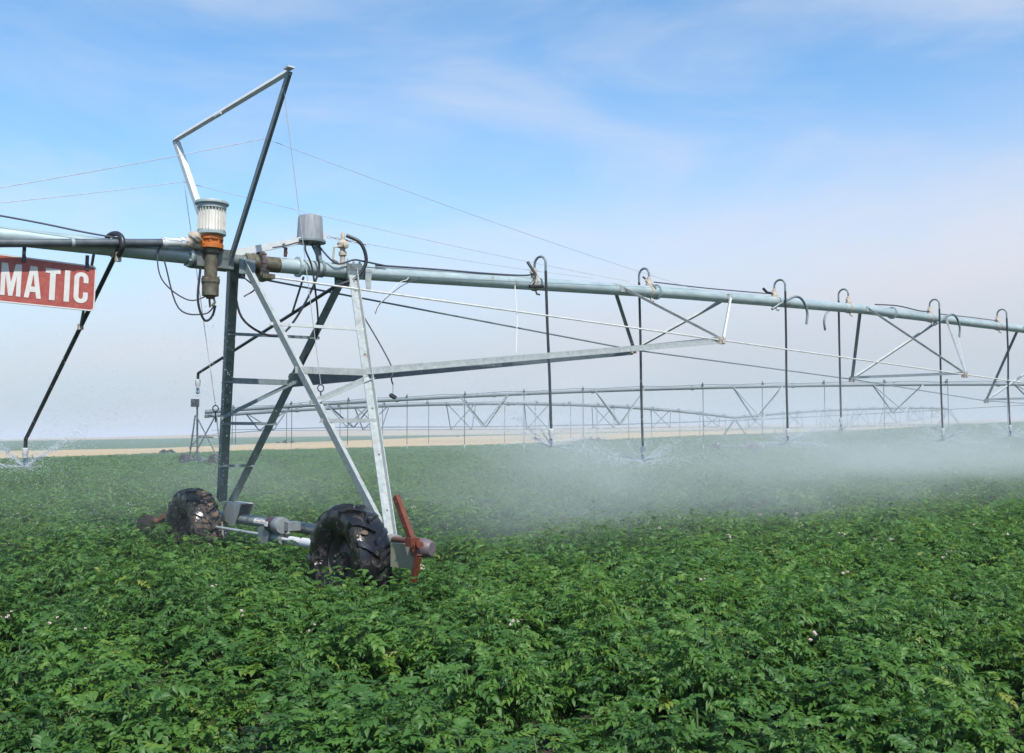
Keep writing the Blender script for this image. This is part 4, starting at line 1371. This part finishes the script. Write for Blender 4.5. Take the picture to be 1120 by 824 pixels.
# drifting mist under the pipe
def mist_material(density):
    m = bpy.data.materials.new('drifting_mist'); m.use_nodes = True
    nt = m.node_tree; nt.nodes.clear()
    out = nt.nodes.new('ShaderNodeOutputMaterial'); pv = nt.nodes.new('ShaderNodeVolumePrincipled')
    pv.inputs['Color'].default_value = (0.96, 0.985, 1.0, 1); pv.inputs['Anisotropy'].default_value = 0.1
    tc = nt.nodes.new('ShaderNodeTexCoord'); sx = nt.nodes.new('ShaderNodeSeparateXYZ')
    link(nt, tc.outputs['Object'], sx.inputs[0])
    X, Y, Z = sx.outputs

    def mr(v, a, b, c, d, interp='SMOOTHSTEP'):
        r = nt.nodes.new('ShaderNodeMapRange'); r.interpolation_type = interp
        for i, q in enumerate((a, b, c, d)): r.inputs[i + 1].default_value = q
        link(nt, v, r.inputs[0]); return r.outputs[0]
    n1 = nt.nodes.new('ShaderNodeTexNoise'); n1.inputs['Scale'].default_value = 0.32; n1.inputs['Detail'].default_value = 3; n1.inputs['Roughness'].default_value = .55
    mp = nt.nodes.new('ShaderNodeMapping'); mp.inputs['Scale'].default_value = (1, .8, 2.0)
    link(nt, tc.outputs['Object'], mp.inputs[0]); link(nt, mp.outputs[0], n1.inputs['Vector'])
    nn = mr(n1.outputs['Fac'], .36, .68, .08, 1.9)
    along = math_(nt, 'ADD', mr(X, -9, 1, .34, .17), math_(nt, 'ADD', mr(X, 0, 6, 0, .46), mr(X, 10, 18, 0, .20)))
    across = math_(nt, 'MULTIPLY', mr(Y, -4.5, 1.5, 0, 1), mr(Y, 4, 15, 1, 0))
    up = math_(nt, 'MULTIPLY', mr(Z, .35, .9, .3, 1), mr(Z, .7, 3.3, 1, 0))
    ends = math_(nt, 'MULTIPLY', mr(X, 33, 40, 1, 0), mr(X, -10, -6, 0, 1))
    puffs = None
    for p in [q for q in NOZ if q[0] > 0]:
        ds = nt.nodes.new('ShaderNodeVectorMath'); ds.operation = 'DISTANCE'
        link(nt, tc.outputs['Object'], ds.inputs[0]); ds.inputs[1].default_value = (p[0] - .3, p[1] + .5, p[2] - .1)
        f = mr(ds.outputs['Value'], .1, 2.6, 1, 0)
        f = math_(nt, 'MULTIPLY', f, f)
        puffs = f if puffs is None else math_(nt, 'ADD', puffs, f)
    dd = math_(nt, 'MULTIPLY', math_(nt, 'MULTIPLY', math_(nt, 'MULTIPLY', along, across), math_(nt, 'MULTIPLY', up, nn)), ends)
    dd = math_(nt, 'ADD', dd, math_(nt, 'MULTIPLY', math_(nt, 'MULTIPLY', puffs, mr(n1.outputs['Fac'], .3, .7, .35, 1.4)), 2.6))
    dd = math_(nt, 'MULTIPLY', dd, density)
    link(nt, dd, pv.inputs['Density'])
    link(nt, pv.outputs[0], out.inputs['Volume'])
    return m


mb = MB(); mb.box((15, 8.5, 2.05), (50, 27, 3.5))
mist = mb.build('sprinkler_mist', mist_material(0.064))
mist.matrix_world = ROOT.matrix_basis
tag(mist, 'pale bank of drifting water mist under the sprinkler line', 'mist', kind='stuff')

# air over the whole plain
m = bpy.data.materials.new('summer_haze'); m.use_nodes = True
nt = m.node_tree; nt.nodes.clear()
out = nt.nodes.new('ShaderNodeOutputMaterial'); pv = nt.nodes.new('ShaderNodeVolumePrincipled')
pv.inputs['Color'].default_value = (0.70, 0.77, 0.90, 1); pv.inputs['Density'].default_value = 0.0005; pv.inputs['Anisotropy'].default_value = 0.0
link(nt, pv.outputs[0], out.inputs['Volume'])
allz = [v.co.z for o in bpy.data.objects if o.name in ('crop_ground', 'wheat_field', 'far_field', 'hills', 'far_plain') for v in o.data.vertices]
zb, zt = min(allz) - 1.0, max(max(allz), 7.0) + 2.0
mb = MB(); mb.box((0, 0, (zb + zt) / 2), (12400, 12400, zt - zb))
tag(mb.build('haze', m), 'thin summer haze over the plain', 'haze', kind='stuff')

# ------------------------------------------------------------------ sky, sun, camera
w = bpy.data.worlds.new('World'); S.world = w; w.use_nodes = True
nt = w.node_tree; nt.nodes.clear()
out = nt.nodes.new('ShaderNodeOutputWorld'); bg = nt.nodes.new('ShaderNodeBackground')
sky = nt.nodes.new('ShaderNodeTexSky'); sky.sky_type = 'NISHITA'; sky.sun_disc = False
sky.sun_elevation = SUN_ELEV; sky.sun_rotation = SUN_AZ
sky.air_density = 1.0; sky.dust_density = 0.6; sky.ozone_density = 3.0
tc = nt.nodes.new('ShaderNodeTexCoord')
sx = nt.nodes.new('ShaderNodeSeparateXYZ'); link(nt, tc.outputs['Generated'], sx.inputs[0])
mp = nt.nodes.new('ShaderNodeMapping'); mp.inputs['Scale'].default_value = (1.6, 1.0, 5.0); mp.inputs['Rotation'].default_value = (0, rad(-14), 0); mp.inputs['Location'].default_value = (.35, 0, .2)
link(nt, tc.outputs['Generated'], mp.inputs[0])
nz = nt.nodes.new('ShaderNodeTexNoise'); nz.inputs['Scale'].default_value = 1.7; nz.inputs['Detail'].default_value = 7; nz.inputs['Roughness'].default_value = .55; nz.inputs['Distortion'].default_value = .5
link(nt, mp.outputs[0], nz.inputs['Vector'])


def mrw(v, a, b, c, d):
    r = nt.nodes.new('ShaderNodeMapRange'); r.interpolation_type = 'SMOOTHSTEP'
    for i, q in enumerate((a, b, c, d)): r.inputs[i + 1].default_value = q
    link(nt, v, r.inputs[0]); return r.outputs[0]


cl = mrw(nz.outputs['Fac'], .38, .86, 0, .6)
wob = math_(nt, 'MULTIPLY', math_(nt, 'SUBTRACT', nz.outputs['Fac'], .5), .16)      # uneven upper edge of the veil
zz = math_(nt, 'ADD', math_(nt, 'SUBTRACT', sx.outputs['Z'], wob), math_(nt, 'MULTIPLY', sx.outputs['X'], -.13))
veil = mrw(zz, .05, .34, .94, 0)                          # thin cloud veil, thickening towards the horizon
tint = nt.nodes.new('ShaderNodeMix'); tint.data_type = 'RGBA'; tint.blend_type = 'MULTIPLY'; tint.inputs[0].default_value = 1.0
link(nt, sky.outputs[0], tint.inputs[6]); tint.inputs[7].default_value = (0.63, 0.85, 0.91, 1)
glow = mrw(sx.outputs['Z'], .02, .20, 0, 1)
skyc = mixc(nt, cl, mixc(nt, veil, tint.outputs[2], mixc(nt, glow, (2.20, 2.40, 2.64), (3.32, 3.18, 3.34))), (3.3, 3.4, 3.7))
link(nt, skyc, bg.inputs['Color']); bg.inputs['Strength'].default_value = 0.15
link(nt, bg.outputs[0], out.inputs['Surface'])

sl = bpy.data.lights.new('sun', 'SUN'); sl.energy = 3.6; sl.angle = rad(0.53); sl.color = (1.0, 0.955, 0.88)
so = bpy.data.objects.new('sun', sl); COL.objects.link(so)
sd = Vector((math.sin(SUN_AZ) * math.cos(SUN_ELEV), math.cos(SUN_AZ) * math.cos(SUN_ELEV), math.sin(SUN_ELEV)))
so.rotation_euler = sd.to_track_quat('Z', 'Y').to_euler(); so.location = (0, -10, 40)

cam = bpy.data.cameras.new('camera'); co = bpy.data.objects.new('camera', cam); COL.objects.link(co)
cam.sensor_width = 36; cam.lens = F / 1120 * 36; cam.clip_end = 20000; cam.clip_start = 0.05
co.location = (0, 0, H); co.rotation_euler = (math.pi / 2 + PITCH, 0, 0)
S.camera = co

S.view_settings.view_transform = 'Standard'; S.view_settings.look = 'None'; S.view_settings.exposure = 0.7; S.view_settings.gamma = 1
S.render.engine = 'CYCLES'
c = S.cycles
c.use_denoising = True
try: c.denoiser = 'OPENIMAGEDENOISE'
except Exception: pass
c.max_bounces = 8; c.diffuse_bounces = 3; c.glossy_bounces = 3; c.transmission_bounces = 4; c.volume_bounces = 3; c.transparent_max_bounces = 8
c.volume_step_rate = 4.0; c.volume_max_steps = 128
c.sample_clamp_indirect = 8
